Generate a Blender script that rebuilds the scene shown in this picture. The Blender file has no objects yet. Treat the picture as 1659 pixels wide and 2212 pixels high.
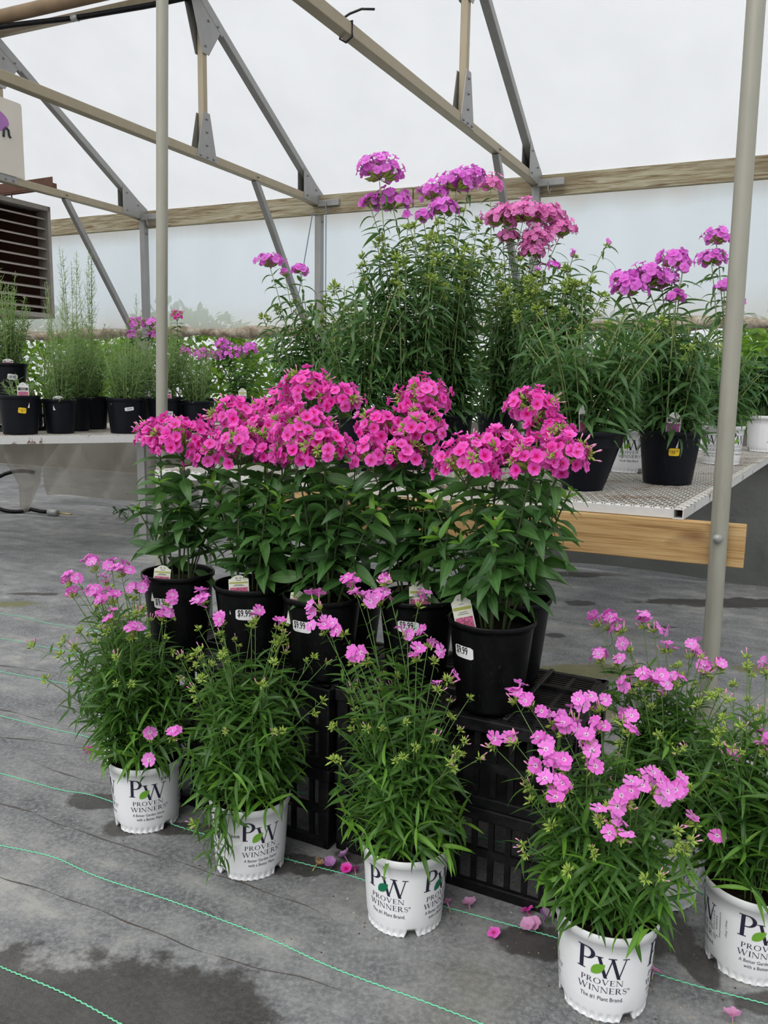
import bpy, bmesh, math, random
import numpy as np
from mathutils import Matrix, Vector

# ------------------------------------------------------------------ camera, sky, sun, exposure
SC = bpy.context.scene
COL = SC.collection
rng = np.random.default_rng(7)
random.seed(7)

CAM_H, PITCH, ROLL, FPX = 1.05, math.radians(8.7), math.radians(-0.96), 1750.0
_u0 = Vector((0, math.sin(PITCH), math.cos(PITCH)))
_r0 = Vector((1, 0, 0))
_f = Vector((0, math.cos(PITCH), -math.sin(PITCH)))
_r = _r0 * math.cos(ROLL) - _u0 * math.sin(ROLL)
_u = _r0 * math.sin(ROLL) + _u0 * math.cos(ROLL)
cam_d = bpy.data.cameras.new('camera')
cam = bpy.data.objects.new('camera', cam_d)
COL.objects.link(cam)
cam_d.sensor_fit = 'VERTICAL'
cam_d.sensor_height = 36.0
cam_d.lens = FPX / 2212.0 * 36.0
cam_d.clip_start, cam_d.clip_end = 0.02, 300
cam.matrix_world = Matrix(((_r.x, _u.x, -_f.x, 0), (_r.y, _u.y, -_f.y, 0), (_r.z, _u.z, -_f.z, CAM_H), (0, 0, 0, 1)))
SC.camera = cam
CAMP = np.array([0, 0, CAM_H])

SC.view_settings.view_transform = 'Standard'
SC.view_settings.look = 'None'
SC.view_settings.gamma = 1.0
SC.view_settings.use_curve_mapping = False
SC.view_settings.exposure = 0.04
SC.cycles.use_denoising = True
SC.cycles.use_adaptive_sampling = True
SC.cycles.adaptive_threshold = 0.04
SC.cycles.adaptive_min_samples = 12
SC.cycles.max_bounces = 5
SC.cycles.diffuse_bounces = 2
SC.cycles.glossy_bounces = 2
SC.cycles.transmission_bounces = 4
SC.cycles.transparent_max_bounces = 8
SC.cycles.sample_clamp_indirect = 4.0
SC.cycles.caustics_reflective = False
SC.cycles.caustics_refractive = False

SKY_GAIN, SUN_E = 0.86, 3.0
w = bpy.data.worlds.new('overcast_sky')
SC.world = w
w.use_nodes = True
nt = w.node_tree
nt.nodes.clear()
o_ = nt.nodes.new('ShaderNodeOutputWorld')
b_ = nt.nodes.new('ShaderNodeBackground')
tc = nt.nodes.new('ShaderNodeTexCoord')
sx = nt.nodes.new('ShaderNodeSeparateXYZ')
mr = nt.nodes.new('ShaderNodeMapRange')       # overcast sky: brighter towards the zenith
mr.inputs['From Min'].default_value = 0.0
mr.inputs['From Max'].default_value = 1.0
mr.inputs['To Min'].default_value = 0.86
mr.inputs['To Max'].default_value = 1.35
cl = nt.nodes.new('ShaderNodeVectorMath')
cl.operation = 'SCALE'
cl.inputs[0].default_value = (0.97, 1.0, 1.035)
nt.links.new(tc.outputs['Generated'], sx.inputs[0])
nt.links.new(sx.outputs['Z'], mr.inputs['Value'])
nt.links.new(mr.outputs[0], cl.inputs['Scale'])
nt.links.new(cl.outputs[0], b_.inputs['Color'])
b_.inputs['Strength'].default_value = SKY_GAIN
nt.links.new(b_.outputs[0], o_.inputs['Surface'])

sun_d = bpy.data.lights.new('hazy_sun_offscreen', 'SUN')
sun_d.energy = SUN_E
sun_d.angle = math.radians(50)
sun_d.color = (1.0, 0.98, 0.95)
sun = bpy.data.objects.new('hazy_sun_offscreen', sun_d)
COL.objects.link(sun)
sun.rotation_euler = Vector((0.42, 0.62, -0.95)).to_track_quat('-Z', 'Y').to_euler()

# ------------------------------------------------------------------ measured layout (metres; camera stands over the origin)
P1=((-0.566, 1.846),[(-0.69, 1.896, 0.611, 5),(-0.655, 1.906, 0.613, 6),(-0.621, 1.876, 0.604, 6),(-0.716, 1.846, 0.598, 4),(-0.656, 1.826, 0.56, 7),(-0.618, 1.806, 0.555, 6),(-0.586, 1.896, 0.56, 6),(-0.736, 1.866, 0.553, 3),(-0.61, 1.766, 0.528, 2),(-0.558, 1.746, 0.495, 4),(-0.501, 1.846, 0.546, 4),(-0.513, 1.826, 0.512, 4),(-0.508, 1.696, 0.28, 1),(-0.452, 1.676, 0.288, 2),(-0.504, 1.676, 0.236, 1)])
P2D=((-0.285, 1.669),[(-0.391, 1.719, 0.582, 6),(-0.343, 1.669, 0.55, 2),(-0.278, 1.719, 0.545, 2),(-0.222, 1.669, 0.547, 1)])
P3=((0.055, 1.496),[(-0.124, 1.546, 0.623, 4),(-0.111, 1.496, 0.592, 3),(-0.058, 1.596, 0.649, 5),(-0.033, 1.546, 0.634, 6),(-0.006, 1.576, 0.627, 5),(0.007, 1.576, 0.67, 2),(-0.075, 1.496, 0.588, 3),(-0.054, 1.416, 0.56, 3),(-0.028, 1.396, 0.568, 1),(0.074, 1.596, 0.618, 2),(0.05, 1.546, 0.565, 2),(0.092, 1.546, 0.552, 2),(0.065, 1.446, 0.557, 2),(0.1, 1.446, 0.555, 1),(0.106, 1.416, 0.51, 1),(0.127, 1.456, 0.514, 1)])
P4=((0.4, 1.291),[(0.239, 1.391, 0.501, 3),(0.265, 1.391, 0.491, 2),(0.194, 1.341, 0.437, 1),(0.232, 1.341, 0.444, 2),(0.308, 1.391, 0.458, 4),(0.325, 1.371, 0.45, 4),(0.345, 1.391, 0.463, 3),(0.373, 1.391, 0.49, 4),(0.394, 1.391, 0.486, 2),(0.295, 1.341, 0.437, 3),(0.35, 1.291, 0.469, 2),(0.386, 1.341, 0.472, 3),(0.435, 1.371, 0.469, 4),(0.435, 1.341, 0.469, 2),(0.257, 1.291, 0.419, 1),(0.297, 1.291, 0.435, 3),(0.302, 1.261, 0.433, 3),(0.353, 1.271, 0.433, 2),(0.351, 1.291, 0.448, 2),(0.292, 1.241, 0.403, 3),(0.289, 1.211, 0.404, 1),(0.306, 1.241, 0.411, 2),(0.28, 1.241, 0.411, 2),(0.413, 1.241, 0.401, 4),(0.441, 1.271, 0.406, 4),(0.45, 1.241, 0.41, 4),(0.48, 1.251, 0.409, 4),(0.466, 1.231, 0.399, 2),(0.397, 1.211, 0.401, 2),(0.37, 1.211, 0.395, 1),(0.368, 1.191, 0.376, 2),(0.378, 1.171, 0.366, 2),(0.348, 1.191, 0.383, 1)])
P5=((0.697, 1.381),[(0.653, 1.431, 0.383, 2),(0.707, 1.431, 0.411, 3),(0.696, 1.381, 0.416, 3),(0.554, 1.331, 0.299, 1),(0.596, 1.331, 0.273, 1),(0.733, 1.481, 0.529, 2)])
P6=((0.6, 1.591),[(0.463, 1.691, 0.558, 3),(0.489, 1.691, 0.551, 4),(0.508, 1.671, 0.549, 3),(0.563, 1.691, 0.554, 4),(0.577, 1.671, 0.553, 3),(0.453, 1.621, 0.499, 4),(0.487, 1.621, 0.494, 2),(0.519, 1.641, 0.516, 1),(0.607, 1.671, 0.508, 2),(0.526, 1.571, 0.469, 4),(0.509, 1.571, 0.454, 3),(0.566, 1.591, 0.462, 3),(0.566, 1.561, 0.454, 2),(0.604, 1.591, 0.462, 2),(0.66, 1.671, 0.496, 3),(0.675, 1.641, 0.475, 3),(0.677, 1.621, 0.478, 2),(0.726, 1.671, 0.471, 2),(0.682, 1.691, 0.5, 2)])
P7=((-0.706, 2.164),[(-0.859, 2.164, 0.506, 2),(-0.775, 2.214, 0.496, 3)])
B1=((-0.52, 2.008),[(-0.496, 1.988, 0.911, 0.075),(-0.564, 2.028, 0.913, 0.06),(-0.424, 1.968, 0.88, 0.055)])
B2=((-0.315, 1.901),[(-0.365, 1.961, 0.97, 0.055),(-0.282, 1.921, 0.935, 0.06),(-0.335, 1.881, 0.91, 0.06),(-0.257, 1.861, 0.891, 0.045)])
B3=((-0.138, 1.809),[(-0.183, 1.809, 0.954, 0.07),(-0.133, 1.769, 0.911, 0.055),(-0.195, 1.779, 0.899, 0.045)])
B4=((0.081, 1.813),[(0.085, 1.853, 1.024, 0.06),(0.074, 1.793, 0.959, 0.06),(-0.008, 1.833, 0.96, 0.055),(0.039, 1.763, 0.904, 0.045),(-0.032, 1.763, 0.903, 0.04)])
B5=((0.229, 1.636),[(0.165, 1.616, 0.905, 0.065),(0.23, 1.656, 0.926, 0.055),(0.293, 1.606, 0.908, 0.055),(0.355, 1.616, 0.917, 0.055)])
B6=((-0.254, 2.09),[(-0.327, 2.11, 0.954, 0.06),(-0.265, 2.09, 0.979, 0.06)])
B7=((-0.084, 2.001),[(-0.193, 2.021, 1.039, 0.06),(-0.111, 1.981, 1.019, 0.05)])
B8=((0.297, 1.814),[(0.326, 1.814, 1.008, 0.06),(0.361, 1.774, 0.959, 0.05)])
T1=((0.087, 3.112),[(-0.036, 3.062, 1.811, 0.0875),(0.016, 3.112, 1.719, 0.0688),(-0.069, 3.112, 1.718, 0.0375)])
T2=((0.259, 3.377),[(0.173, 3.377, 1.814, 0.0625),(0.218, 3.327, 1.743, 0.0625),(0.264, 3.377, 1.851, 0.075),(0.323, 3.427, 1.881, 0.0688),(0.071, 3.277, 1.713, 0.02),(0.134, 3.277, 1.706, 0.0375)])
T3=((0.526, 3.782),[(0.45, 3.782, 1.949, 0.0562),(0.507, 3.782, 1.802, 0.0875),(0.592, 3.732, 1.813, 0.0875),(0.703, 3.782, 1.815, 0.0813),(0.768, 3.782, 1.757, 0.075),(0.658, 3.732, 1.706, 0.075),(0.639, 3.732, 1.656, 0.0625),(0.541, 3.782, 1.723, 0.05)])
T4=((0.669, 3.348),[(0.595, 3.298, 1.525, 0.015),(0.649, 3.298, 1.535, 0.025),(0.739, 3.348, 1.597, 0.015),(0.871, 3.348, 1.64, 0.012)])
T5=((-0.106, 3.026),[])
T6=((-0.321, 3.489),[(-0.492, 3.489, 1.557, 0.0562),(-0.367, 3.489, 1.527, 0.0375),(-0.431, 3.489, 1.526, 0.015)])
T7=((0.957, 2.732),[(0.865, 2.782, 1.419, 0.07),(0.791, 2.732, 1.382, 0.06),(0.781, 2.782, 1.418, 0.04),(0.912, 2.782, 1.413, 0.05),(0.946, 2.782, 1.48, 0.055),(0.96, 2.732, 1.451, 0.02),(0.934, 2.702, 1.356, 0.03)])
T8=((0.621, 2.523),[])
T9=((1.465, 3.532),[(1.375, 3.532, 1.689, 0.06),(1.362, 3.532, 1.604, 0.06),(1.403, 3.482, 1.489, 0.04),(1.456, 3.482, 1.43, 0.035)])
T10=((0.938, 3.112),[])
F1=((-1.72, 5.75),[(-1.739, 5.75, 1.46, 0.06),(-1.642, 5.75, 1.462, 0.05),(-1.773, 5.75, 1.381, 0.05),(-1.628, 5.75, 1.393, 0.04)])
F2=((-1.5, 5.85),[(-1.483, 5.85, 1.526, 0.045)])
F3=((-1.28, 5.6),[(-1.259, 5.6, 1.248, 0.06),(-1.393, 5.7, 1.275, 0.04)])
F4=((-1.0, 5.7),[(-1.136, 5.7, 1.326, 0.055),(-1.073, 5.7, 1.264, 0.07),(-0.945, 5.7, 1.298, 0.06),(-1.169, 5.7, 1.247, 0.05)])
FALLEN=[(-0.134, 1.644, 'tan'),(-0.105, 1.645, 'lilac'),(-0.069, 1.632, 'hot'),(-0.051, 1.636, 'hot'),(-0.075, 1.677, 'lilac'),(0.143, 1.516, 'pale'),(0.187, 1.516, 'pale'),(0.226, 1.429, 'hot'),(0.303, 1.503, 'hot'),(0.31, 1.452, 'pale'),(0.336, 1.478, 'lilac'),(0.296, 1.449, 'pale'),(0.504, 1.33, 'pale'),(0.603, 1.227, 'pale'),(-0.838, 2.192, 'hot')]
GREEN=[[(-0.943, 1.742),(-0.867, 1.717),(-0.732, 1.673),(-0.616, 1.61),(-0.5, 1.556),(-0.37, 1.498),(-0.228, 1.425),(-0.096, 1.348),(0.039, 1.279),(0.178, 1.212),(0.234, 1.176)],
[(-0.749, 1.358),(-0.683, 1.328),(-0.549, 1.266),(-0.422, 1.199),(-0.359, 1.164)],
[(-1.117, 2.087),(-1.029, 2.061),(-0.846, 1.98),(-0.752, 1.956),(-0.67, 1.914),(-0.463, 1.8),(-0.183, 1.671),(-0.036, 1.609),(0.137, 1.519),(0.347, 1.431),(0.513, 1.336),(0.682, 1.264),(0.772, 1.222)],
[(-1.317, 2.482),(-1.208, 2.442),(-1.061, 2.373),(-0.909, 2.311),(-0.695, 2.203)],
[(-1.52, 2.884),(-1.396, 2.84),(-1.272, 2.789),(-1.145, 2.743),(-0.891, 2.641)],
[(-1.72, 3.279),(-1.577, 3.224),(-1.462, 3.181),(-1.355, 3.127),(-1.123, 3.025)],
[(-1.902, 3.641),(-1.748, 3.588),(-1.609, 3.536),(-1.471, 3.449),(-1.243, 3.359)]]
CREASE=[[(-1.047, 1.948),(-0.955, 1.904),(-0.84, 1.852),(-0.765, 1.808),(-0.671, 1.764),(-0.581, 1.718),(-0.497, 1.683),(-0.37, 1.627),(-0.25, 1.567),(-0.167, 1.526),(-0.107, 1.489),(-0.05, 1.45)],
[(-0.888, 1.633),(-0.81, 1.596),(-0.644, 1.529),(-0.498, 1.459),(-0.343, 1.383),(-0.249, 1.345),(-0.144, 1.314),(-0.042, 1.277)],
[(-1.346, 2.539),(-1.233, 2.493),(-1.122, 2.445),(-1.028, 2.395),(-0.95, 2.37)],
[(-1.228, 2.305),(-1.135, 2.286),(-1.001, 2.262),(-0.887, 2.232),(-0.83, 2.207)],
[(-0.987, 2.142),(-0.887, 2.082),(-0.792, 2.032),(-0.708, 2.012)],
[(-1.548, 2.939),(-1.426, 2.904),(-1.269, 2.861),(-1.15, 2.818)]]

# ------------------------------------------------------------------ helpers
def tag(o, label=None, cat=None, group=None, kind=None):
    if label: o['label'] = label
    if cat: o['category'] = cat
    if group: o['group'] = group
    if kind: o['kind'] = kind
    return o

def empty(name, loc, label=None, cat=None, group=None):
    o = bpy.data.objects.new(name, None)
    o.empty_display_size = 0.05
    o.location = loc
    COL.objects.link(o)
    tag(o, label, cat, group)
    return o

def link(name, me, mat=None, parent=None, M=None):
    o = bpy.data.objects.new(name, me)
    if mat is not None and not me.materials:
        for m in (mat if isinstance(mat, (list, tuple)) else [mat]):
            me.materials.append(m)
    COL.objects.link(o)
    if parent is not None:
        o.parent = parent
    if M is not None:
        o.matrix_basis = M
    return o

def mesh_from(name, verts, faces, smooth=False, uv=None, mi=None):
    me = bpy.data.meshes.new(name)
    me.from_pydata([tuple(v) for v in verts], [], [tuple(f) for f in faces])
    if smooth:
        me.polygons.foreach_set('use_smooth', [True] * len(me.polygons))
    if uv is not None:
        l = me.uv_layers.new(name='UVMap')
        idx = np.empty(len(me.loops), np.int32)
        me.loops.foreach_get('vertex_index', idx)
        l.data.foreach_set('uv', np.asarray(uv, np.float32)[idx].ravel())
    if mi is not None:
        me.polygons.foreach_set('material_index', list(mi))
    me.update()
    return me

def mesh_np(name, V, Fc, uv=None, smooth=True, mi=None):
    """V (n,3), Fc (m,k) constant-size faces"""
    V = np.asarray(V, np.float32); Fc = np.asarray(Fc, np.int32)
    me = bpy.data.meshes.new(name)
    m, k = Fc.shape
    me.vertices.add(len(V)); me.vertices.foreach_set('co', V.ravel())
    me.loops.add(m * k); me.loops.foreach_set('vertex_index', Fc.ravel())
    me.polygons.add(m)
    me.polygons.foreach_set('loop_start', np.arange(m, dtype=np.int32) * k)
    if smooth: me.polygons.foreach_set('use_smooth', np.ones(m, bool))
    if mi is not None: me.polygons.foreach_set('material_index', np.asarray(mi, np.int32))
    if uv is not None:
        l = me.uv_layers.new(name='UVMap')
        l.data.foreach_set('uv', np.asarray(uv, np.float32)[Fc.ravel()].ravel())
    me.update(calc_edges=True)
    return me

class MB:
    """collects shapes for one mesh"""
    def __init__(s): s.v, s.f, s.m = [], [], []
    def add(s, V, Fc, m=0):
        k = len(s.v)
        s.v += [tuple(p) for p in V]
        s.f += [tuple(i + k for i in f) for f in Fc]
        s.m += [m] * len(Fc)
        return s
    def box(s, c, d, R=None, m=0):
        hx, hy, hz = d[0] / 2, d[1] / 2, d[2] / 2
        P = [Vector((x, y, z)) for x in (-hx, hx) for y in (-hy, hy) for z in (-hz, hz)]
        if R is not None: P = [R @ p for p in P]
        P = [p + Vector(c) for p in P]
        return s.add(P, [(0, 1, 3, 2), (4, 6, 7, 5), (0, 4, 5, 1), (2, 3, 7, 6), (0, 2, 6, 4), (1, 5, 7, 3)], m)
    def bar(s, a, b, wd, th, up=(0, 0, 1), m=0):
        """rectangular bar from a to b; wd across, th along the up-ish side"""
        a, b = Vector(a), Vector(b)
        d = (b - a); L = d.length; d.normalize()
        x = d.cross(Vector(up))
        if x.length < 1e-5: x = d.cross(Vector((1, 0, 0)))
        x.normalize(); z = x.cross(d)
        R = Matrix((x, d, z)).transposed()
        return s.box((a + b) / 2, (wd, L, th), R, m)
    def tube(s, pts, r, n=8, m=0, cap=True):
        pts = [Vector(p) for p in pts]
        rs = r if isinstance(r, (list, tuple)) else [r] * len(pts)
        rings = []
        ref = Vector((0, 0, 1))
        for i, p in enumerate(pts):
            t = (pts[min(i + 1, len(pts) - 1)] - pts[max(i - 1, 0)])
            t = t.normalized() if t.length > 1e-9 else Vector((0, 0, 1))
            x = t.cross(ref)
            if x.length < 1e-3: x = t.cross(Vector((0, 1, 0)))
            x.normalize(); y = t.cross(x)
            rings.append([p + (x * math.cos(2 * math.pi * k / n) + y * math.sin(2 * math.pi * k / n)) * rs[i] for k in range(n)])
        V = [q for ring in rings for q in ring]
        Fc = []
        for i in range(len(pts) - 1):
            for k in range(n):
                k2 = (k + 1) % n
                Fc.append((i * n + k, i * n + k2, (i + 1) * n + k2, (i + 1) * n + k))
        if cap:
            Fc.append(tuple(range(n))[::-1]); Fc.append(tuple((len(pts) - 1) * n + k for k in range(n)))
        return s.add(V, Fc, m)
    def prism(s, poly3, off, m=0):
        """polygon (list of 3d points) extruded by vector off"""
        n = len(poly3); off = Vector(off)
        V = [Vector(p) for p in poly3] + [Vector(p) + off for p in poly3]
        Fc = [tuple(range(n))[::-1], tuple(range(n, 2 * n))] + [(k, (k + 1) % n, n + (k + 1) % n, n + k) for k in range(n)]
        return s.add(V, Fc, m)
    def lathe(s, prof, n=48, m=0, rmod=None):
        V = []
        for (r, z) in prof:
            for k in range(n):
                a = 2 * math.pi * k / n
                rr, zz = (r, z) if rmod is None else rmod(r, z, a)
                V.append((rr * math.cos(a), rr * math.sin(a), zz))
        Fc = [(i * n + k, i * n + (k + 1) % n, (i + 1) * n + (k + 1) % n, (i + 1) * n + k) for i in range(len(prof) - 1) for k in range(n)]
        return s.add(V, Fc, m)
    def mesh(s, name, smooth=False):
        return mesh_from(name, s.v, s.f, smooth, None, s.m if any(s.m) else None)
    def build(s, name, mat, parent=None, smooth=False, M=None):
        me = s.mesh(name, smooth)
        return link(name, me, mat, parent, M)

def smooth_by_angle(o, deg=35):
    me = o.data
    bm = bmesh.new(); bm.from_mesh(me)
    for e in bm.edges:
        e.smooth = len(e.link_faces) == 2 and e.calc_face_angle(0) < math.radians(deg)
    for f in bm.faces: f.smooth = True
    bm.to_mesh(me); bm.free()
    return o

def bevel(o, wd=0.003, seg=2):
    b = o.modifiers.new('bevel', 'BEVEL'); b.width = wd; b.segments = seg; b.limit_method = 'ANGLE'
    return o

# ------------------------------------------------------------------ materials
class N:
    def __init__(s, name):
        s.m = bpy.data.materials.new(name); s.m.use_nodes = True
        s.t = s.m.node_tree; s.t.nodes.clear()
        s.out = s.t.nodes.new('ShaderNodeOutputMaterial')
    def n(s, typ, ins=None, **kw):
        nd = s.t.nodes.new(typ)
        for k, v in kw.items(): setattr(nd, k, v)
        for k, v in (ins or {}).items(): s.set(nd.inputs[k], v)
        return nd
    def set(s, sock, v):
        if isinstance(v, bpy.types.NodeSocket): s.t.links.new(v, sock)
        elif isinstance(v, bpy.types.Node): s.t.links.new(v.outputs[0], sock)
        else:
            if sock.type == 'RGBA' and len(v) == 3: v = (*v, 1)
            sock.default_value = v
    def math(s, op, a, b=0.0, c=0.0, clamp=False):
        nd = s.n('ShaderNodeMath', operation=op, use_clamp=clamp)
        s.set(nd.inputs[0], a); s.set(nd.inputs[1], b); s.set(nd.inputs[2], c)
        return nd.outputs[0]
    def mix(s, f, a, b):
        nd = s.n('ShaderNodeMix', data_type='RGBA')
        s.set(nd.inputs[0], f); s.set(nd.inputs[6], a); s.set(nd.inputs[7], b)
        return nd.outputs[2]
    def ramp(s, f, stops, interp='LINEAR'):
        nd = s.n('ShaderNodeValToRGB'); e = nd.color_ramp.elements; nd.color_ramp.interpolation = interp
        while len(e) < len(stops): e.new(0.5)
        for k, (p, c) in enumerate(stops):
            e[k].position = p
            e[k].color = (*c, 1) if not isinstance(c, (int, float)) else (c, c, c, 1)
        s.set(nd.inputs[0], f)
        return nd.outputs[0]
    def noise(s, scale, vec=None, detail=4, rough=0.55, dist=0.0):
        nd = s.n('ShaderNodeTexNoise', {'Scale': scale, 'Detail': detail, 'Roughness': rough, 'Distortion': dist})
        if vec is not None: s.set(nd.inputs['Vector'], vec)
        return nd.outputs[0]
    def coord(s, which='Object'):
        return s.n('ShaderNodeTexCoord').outputs[which]
    def mapping(s, vec, scale=(1, 1, 1), rot=(0, 0, 0), loc=(0, 0, 0)):
        return s.n('ShaderNodeMapping', {'Vector': vec, 'Scale': scale, 'Rotation': rot, 'Location': loc}).outputs[0]
    def bump(s, h, strength=0.3, dist=0.01):
        return s.n('ShaderNodeBump', {'Height': h, 'Strength': strength, 'Distance': dist}).outputs[0]
    def pbsdf(s, col, rough=0.5, metal=0.0, spec=0.5, normal=None):
        nd = s.n('ShaderNodeBsdfPrincipled', {'Base Color': col, 'Roughness': rough, 'Metallic': metal, 'Specular IOR Level': spec})
        if normal is not None: s.set(nd.inputs['Normal'], normal)
        return nd.outputs[0]
    def surf(s, sh):
        s.set(s.out.inputs['Surface'], sh); return s.m
    def mixsh(s, f, a, b):
        nd = s.n('ShaderNodeMixShader'); s.set(nd.inputs[0], f); s.set(nd.inputs[1], a); s.set(nd.inputs[2], b)
        return nd.outputs[0]

def plain(name, col, rough=0.5, metal=0.0, spec=0.5, var=0.0, vscale=20.0):
    n = N(name)
    c = col
    if var:
        f = n.noise(vscale, n.coord())
        c = n.mix(f, tuple(v * (1 - var) for v in col), tuple(min(1, v * (1 + var)) for v in col))
    return n.surf(n.pbsdf(c, rough, metal, spec))

def leaf_mat(name, dark, light, rib, transl=0.3, rough=0.42, spec=0.4):
    n = N(name)
    oi = n.n('ShaderNodeObjectInfo').outputs['Random']
    gi = n.n('ShaderNodeNewGeometry').outputs['Random Per Island']
    rnd = n.math('FRACT', n.math('ADD', oi, gi))
    uv = n.n('ShaderNodeTexCoord').outputs['UV']
    sp = n.n('ShaderNodeSeparateXYZ', {0: uv})
    base = n.mix(rnd, dark, light)
    ns = n.noise(6.0, n.mapping(uv, (2, 4, 1)), 1)
    base = n.mix(n.math('MULTIPLY', ns, 0.45), base, tuple(v * 0.6 for v in dark))
    d = n.math('ABSOLUTE', n.math('SUBTRACT', sp.outputs[0], 0.5))
    rm = n.math('SUBTRACT', 1.0, n.math('DIVIDE', d, 0.09), clamp=True)
    col = n.mix(n.math('MULTIPLY', rm, 0.6), base, rib)
    side = n.n('ShaderNodeNewGeometry').outputs['Backfacing']
    col = n.mix(n.math('MULTIPLY', side, 0.35), col, tuple(min(1, v * 1.5 + .02) for v in light))
    p = n.pbsdf(col, rough, 0, spec)
    tcol = n.mix(0.6, col, tuple(min(1, v * c) for v, c in zip(light, (1.7, 1.9, 1.0))))
    t = n.n('ShaderNodeBsdfTranslucent', {'Color': tcol}).outputs[0]
    return n.surf(n.mixsh(transl, p, t))

def petal_mat(name, stops, transl=0.3, var=0.15):
    n = N(name)
    uv = n.n('ShaderNodeTexCoord').outputs['UV']
    sp = n.n('ShaderNodeSeparateXYZ', {0: uv})
    c = n.ramp(sp.outputs[0], stops)
    oi = n.n('ShaderNodeObjectInfo').outputs['Random']
    gi = n.n('ShaderNodeNewGeometry').outputs['Random Per Island']
    rnd = n.math('FRACT', n.math('ADD', oi, gi))
    hs = n.n('ShaderNodeHueSaturation', {'Hue': n.math('ADD', 0.493, n.math('MULTIPLY', rnd, 0.014)), 'Saturation': n.math('ADD', 1.0 - var * .6, n.math('MULTIPLY', rnd, var)),
                                         'Value': n.math('ADD', 1.0 - var, n.math('MULTIPLY', oi, var)), 'Color': c}).outputs[0]
    p = n.pbsdf(hs, 0.55, 0, 0.25)
    t = n.n('ShaderNodeBsdfTranslucent', {'Color': hs}).outputs[0]
    return n.surf(n.mixsh(transl, p, t))

M_ = {}
M_['leaf_broad'] = leaf_mat('leaf_broad', (.034, .098, .026), (.082, .195, .045), (.12, .26, .07), .22)
M_['leaf_narrow'] = leaf_mat('leaf_narrow', (.026, .082, .015), (.105, .235, .035), (.15, .30, .08), .28)
M_['leaf_tall'] = leaf_mat('leaf_tall', (.038, .105, .032), (.110, .225, .065), (.12, .23, .08), .25)
M_['leaf_young'] = leaf_mat('leaf_young', (.10, .26, .03), (.20, .40, .05), (.25, .45, .10), .35)
M_['leaf_sage'] = leaf_mat('leaf_sage', (.11, .20, .085), (.24, .36, .15), (.30, .40, .24), .3, .6, .2)
M_['leaf_shrub'] = leaf_mat('leaf_shrub', (.06, .15, .02), (.16, .27, .03), (.2, .3, .06), .35)
M_['leaf_dark'] = leaf_mat('leaf_dark', (.012, .05, .014), (.03, .10, .022), (.06, .15, .04), .2)
M_['stem_green'] = plain('stem_green', (.11, .20, .05), .55, var=.25, vscale=30)
M_['stem_dark'] = plain('stem_dark', (.07, .10, .035), .6, var=.4, vscale=25)
M_['stem_pale'] = plain('stem_pale', (.30, .38, .14), .55, var=.25, vscale=30)
M_['stem_brown'] = plain('stem_brown', (.12, .06, .03), .8, var=.4, vscale=60)
M_['bud_green'] = plain('bud_green', (.30, .42, .07), .5, var=.3, vscale=60)
M_['bud_pink'] = plain('bud_pink', (.80, .33, .52), .5, var=.2, vscale=60)
M_['petal_hot'] = petal_mat('petal_hot', [(0, (.50, .0, .07)), (.17, (.66, .008, .14)), (.28, (.90, .035, .40)), (.55, (.99, .095, .60)), (1, (.99, .17, .70))], .3, .09)
M_['petal_pink'] = petal_mat('petal_pink', [(0, (.12, .0, .18)), (.07, (.2, .01, .2)), (.10, (.95, .8, .95)), (.19, (.93, .62, .87)), (.36, (.92, .20, .76)), (1, (.93, .26, .80))])
M_['petal_lilac'] = petal_mat('petal_lilac', [(0, (.40, .02, .35)), (.15, (.85, .16, .70)), (.4, (.92, .19, .84)), (1, (.94, .28, .90))])
M_['petal_rose'] = petal_mat('petal_rose', [(0, (.85, .55, .6)), (.18, (.95, .38, .6)), (.4, (.98, .22, .66)), (1, (.98, .33, .74))])
M_['petal_pale'] = petal_mat('petal_pale', [(0, (.6, .1, .3)), (.2, (.8, .35, .6)), (1, (.83, .42, .68))])
M_['petal_dry'] = petal_mat('petal_dry', [(0, (.35, .2, .1)), (1, (.55, .36, .2))])
M_['petal_mauve'] = petal_mat('petal_mauve', [(0, (.5, .2, .5)), (1, (.58, .32, .62))])

def soil_mat():
    n = N('potting_soil'); c = n.coord()
    f = n.noise(120, c, 6, .7)
    col = n.ramp(f, [(.3, (.006, .004, .003)), (.6, (.035, .022, .014)), (.78, (.12, .075, .04))])
    return n.surf(n.pbsdf(col, .95, 0, .2, n.bump(f, .9, .01)))
M_['soil'] = soil_mat()

def white_pot_mat():
    n = N('white_pot_plastic'); c = n.coord()
    f = n.noise(9, c, 5, .6)
    g = n.noise(160, c, 2)
    col = n.mix(n.ramp(f, [(.5, 0.0), (.8, .35)]), (.86, .86, .87), (.72, .71, .69))
    col = n.mix(n.ramp(g, [(.72, 0.0), (.76, .4)]), col, (.5, .46, .4))
    return n.surf(n.pbsdf(col, .38, 0, .5, n.bump(f, .08, .004)))
M_['white_pot'] = white_pot_mat()

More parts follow.
